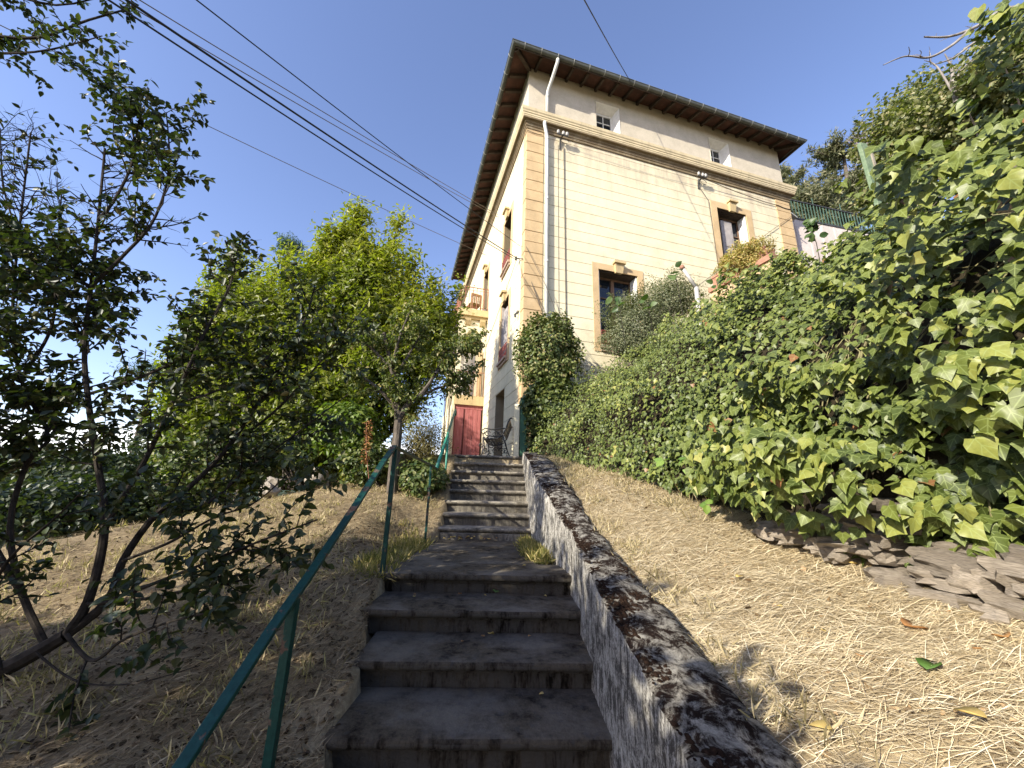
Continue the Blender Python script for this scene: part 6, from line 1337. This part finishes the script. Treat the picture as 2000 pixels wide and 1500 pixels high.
litter('leaf_litter', x, y, 'dark dry leaf litter under the plum tree', (0.012, 0.036), [(0.0, (0.035, 0.025, 0.017)), (0.6, (0.10, 0.070, 0.042)), (1.0, (0.22, 0.155, 0.09))])  # dry litter leaves, their dark colour also carries some of the deep shade
n_ = 3600; y = rng.uniform(0.6, 7.4, n_); x = foot_x(y) - rng.gamma(1.2, 0.13, n_) + 0.05; k_ = x > 0.95
litter('hedge_litter', x[k_], y[k_], 'brown leaf litter along the foot of the ivy', (0.014, 0.04), [(0.0, (0.06, 0.042, 0.026)), (0.6, (0.20, 0.135, 0.075)), (1.0, (0.40, 0.28, 0.16))], 0.02)
n_ = 1500; y = rng.beta(1.1, 1.8, n_) * 6 + 0.5; x = rng.uniform(0.95, 1.0, n_) + rng.random(n_) * (foot_x(y) - 0.95)
litter('straw_chaff', x, y, 'brown leaf scraps mixed into the straw', (0.010, 0.028), [(0.0, (0.10, 0.07, 0.04)), (0.6, (0.28, 0.19, 0.10)), (1.0, (0.45, 0.31, 0.17))], 0.02)
def tufts(name, pts, n, h, stops, lab, spread=0.05):
    k = len(pts) * n; c = np.repeat(np.array(pts), n, 0) + rng.normal(size=(k, 3)) * np.array([spread, spread, 0]); c[:, 2] = np.repeat(np.array(pts)[:, 2], n)
    T = rng.normal(size=(k, 3)) * 0.55 + np.array([0, 0, 1.0]); return tag(leaves_obj(name, c, rdir(k), T, rng.uniform(h * 0.4, h, k), (np.array([[0, 0.03, 0], [0, -0.03, 0], [0.6, 0.02, 0.10], [1, 0, 0.3]]), np.array([[0, 1, 2], [0, 2, 3]])), leaf_mat(name, stops, 0.3, 0.6, 0.2)), lab, None, None, 'stuff')
pts = []
for _ in range(70): y = rng.uniform(4.0, 5.5); pts.append((rng.uniform(0.42, wall_in(y) - 0.02), y, -0.69))
for _ in range(60): y = rng.uniform(3.4, 5.5); x = rng.uniform(-1.15, -0.80); pts.append((x, y, float(ground_z(np.array(x), np.array(y)))))
tufts('grass_tufts', pts, 40, 0.14, [(0.0, (0.10, 0.12, 0.03)), (0.5, (0.24, 0.21, 0.07)), (1.0, (0.46, 0.36, 0.16))], 'tufts of half dry grass along the landing edges')
pts = []
for _ in range(60): y = rng.uniform(0.8, 7.0); x = rng.uniform(0.94, 1.15); pts.append((x, y, float(ground_z(np.array(x), np.array(y)))))
for _ in range(110): y = rng.uniform(3.2, 7.4); x = foot_x(y) - rng.uniform(0.0, 0.35); pts.append((x, y, float(ground_z(np.array(x), np.array(y)))))
for _ in range(420): y = rng.uniform(0.9, 7.5); x = rng.uniform(-4.5, -0.9); pts.append((x, y, float(ground_z(np.array(x), np.array(y)))))
tufts('dry_tufts', pts, 26, 0.12, [(0.0, (0.16, 0.13, 0.07)), (0.4, (0.36, 0.29, 0.17)), (1.0, (0.58, 0.48, 0.31))], 'wispy dry grass tufts beside the low wall', 0.07)
# fallen leaves
FALL = [leaf_mat('fallen_leaf_brown', [(0, (0.30, 0.14, 0.05)), (1, (0.44, 0.26, 0.11))], 0.1, 0.7, 0.2), leaf_mat('fallen_leaf_yellow', [(0, (0.5, 0.36, 0.10)), (1, (0.6, 0.44, 0.16))], 0.1, 0.7, 0.2), leaf_mat('fallen_leaf_green', [(0, (0.07, 0.14, 0.025)), (1, (0.11, 0.19, 0.04))], 0.15, 0.5, 0.4)]
def onground(px, py, right=True):
    d = CAM @ np.array([px - 1000, 751, 750 - py])
    for k in np.arange(0.8, 9, 0.01):
        p = d * (k / d[1])
        if p[2] <= float(ground_z(np.array(p[0]), np.array(p[1]))) + 0.02: return p
    return p
def fallen(lab, p, s, ci, rz, curl=0.35, grp=None):
    th = 0.10; tm = T_oval(0.34, curl, 0.3)
    o = np_mesh('fallen_leaf', tm[0] * s, tm[1], FALL[ci], None, np.full(2, rng.random())); o.location = Vector(p) + Vector((0, 0, 0.012 if grp else 0.035)); o.rotation_euler = (rng.uniform(-.3, .3), rng.uniform(-.35, .1), rz)
    o.modifiers.new('thick', 'SOLIDIFY').thickness = 0.0012; tag(o, lab, 'leaf', grp)
fallen('large curled orange brown dead leaf on the straw', onground(1770, 1240), 0.115, 0, 0.1)
fallen('fresh dark green leaf lying on the straw', onground(1815, 1330), 0.10, 2, 0.5)
fallen('small yellow leaf on the straw near the middle of the bank', onground(1440, 1140), 0.05, 1, 0.3)
fallen('curled brown leaf at the outer edge of the straw', onground(1975, 1265), 0.08, 0, 1.2)
fallen('pale tan leaf low on the straw below the green leaf', onground(1935, 1430), 0.07, 1, 2.0)
fallen('yellow leaf on the bare soil patch near the wall', onground(1630, 1450), 0.06, 1, 2.4)
fallen('small yellow leaf on the straw under the stones', onground(1660, 1112), 0.05, 1, 0.0)
for px, py in ((1920, 1275), (1690, 1290), (1605, 1235), (1560, 1100), (1850, 1200), (1530, 1190), (1700, 1190)): fallen('small dry brown leaf scattered on the sunny straw', onground(px, py), rng.uniform(0.025, 0.045), int(rng.integers(0, 2)), rng.random() * 6, 0.4, 'dry leaves scattered on the straw')
fallen('small upright green leaf on the second highest lower step', (0.078 * 0 + 0.045, 3.30, -0.815), 0.075, 2, 1.4, 0.2)
fallen('thin pale leaf on the third lower step', (0.005, 2.90, -0.968), 0.06, 1, 1.0, 0.3)
for i in range(26):
    fallen('dry leaf gathered at the foot of the upper flight', (rng.uniform(-0.75, 0.1), rng.uniform(5.42, 5.52), -0.67 + rng.random() * 0.03), rng.uniform(0.03, 0.06), int(rng.integers(0, 2)), rng.random() * 6, 0.4, 'dry leaves on the landing')
for i in range(16):
    k = int(rng.integers(0, 5)); st_ = LOW[k + 1 if k < 4 else 5]
    fallen('dry twig like leaf scrap lying on a lower step tread', (rng.uniform(-0.6, 0.5), st_[2] + rng.uniform(0.2, 0.38), st_[3] + 0.004), rng.uniform(0.02, 0.04), int(rng.integers(0, 2)), rng.random() * 6, 0.5, 'dry scraps on the lower steps')
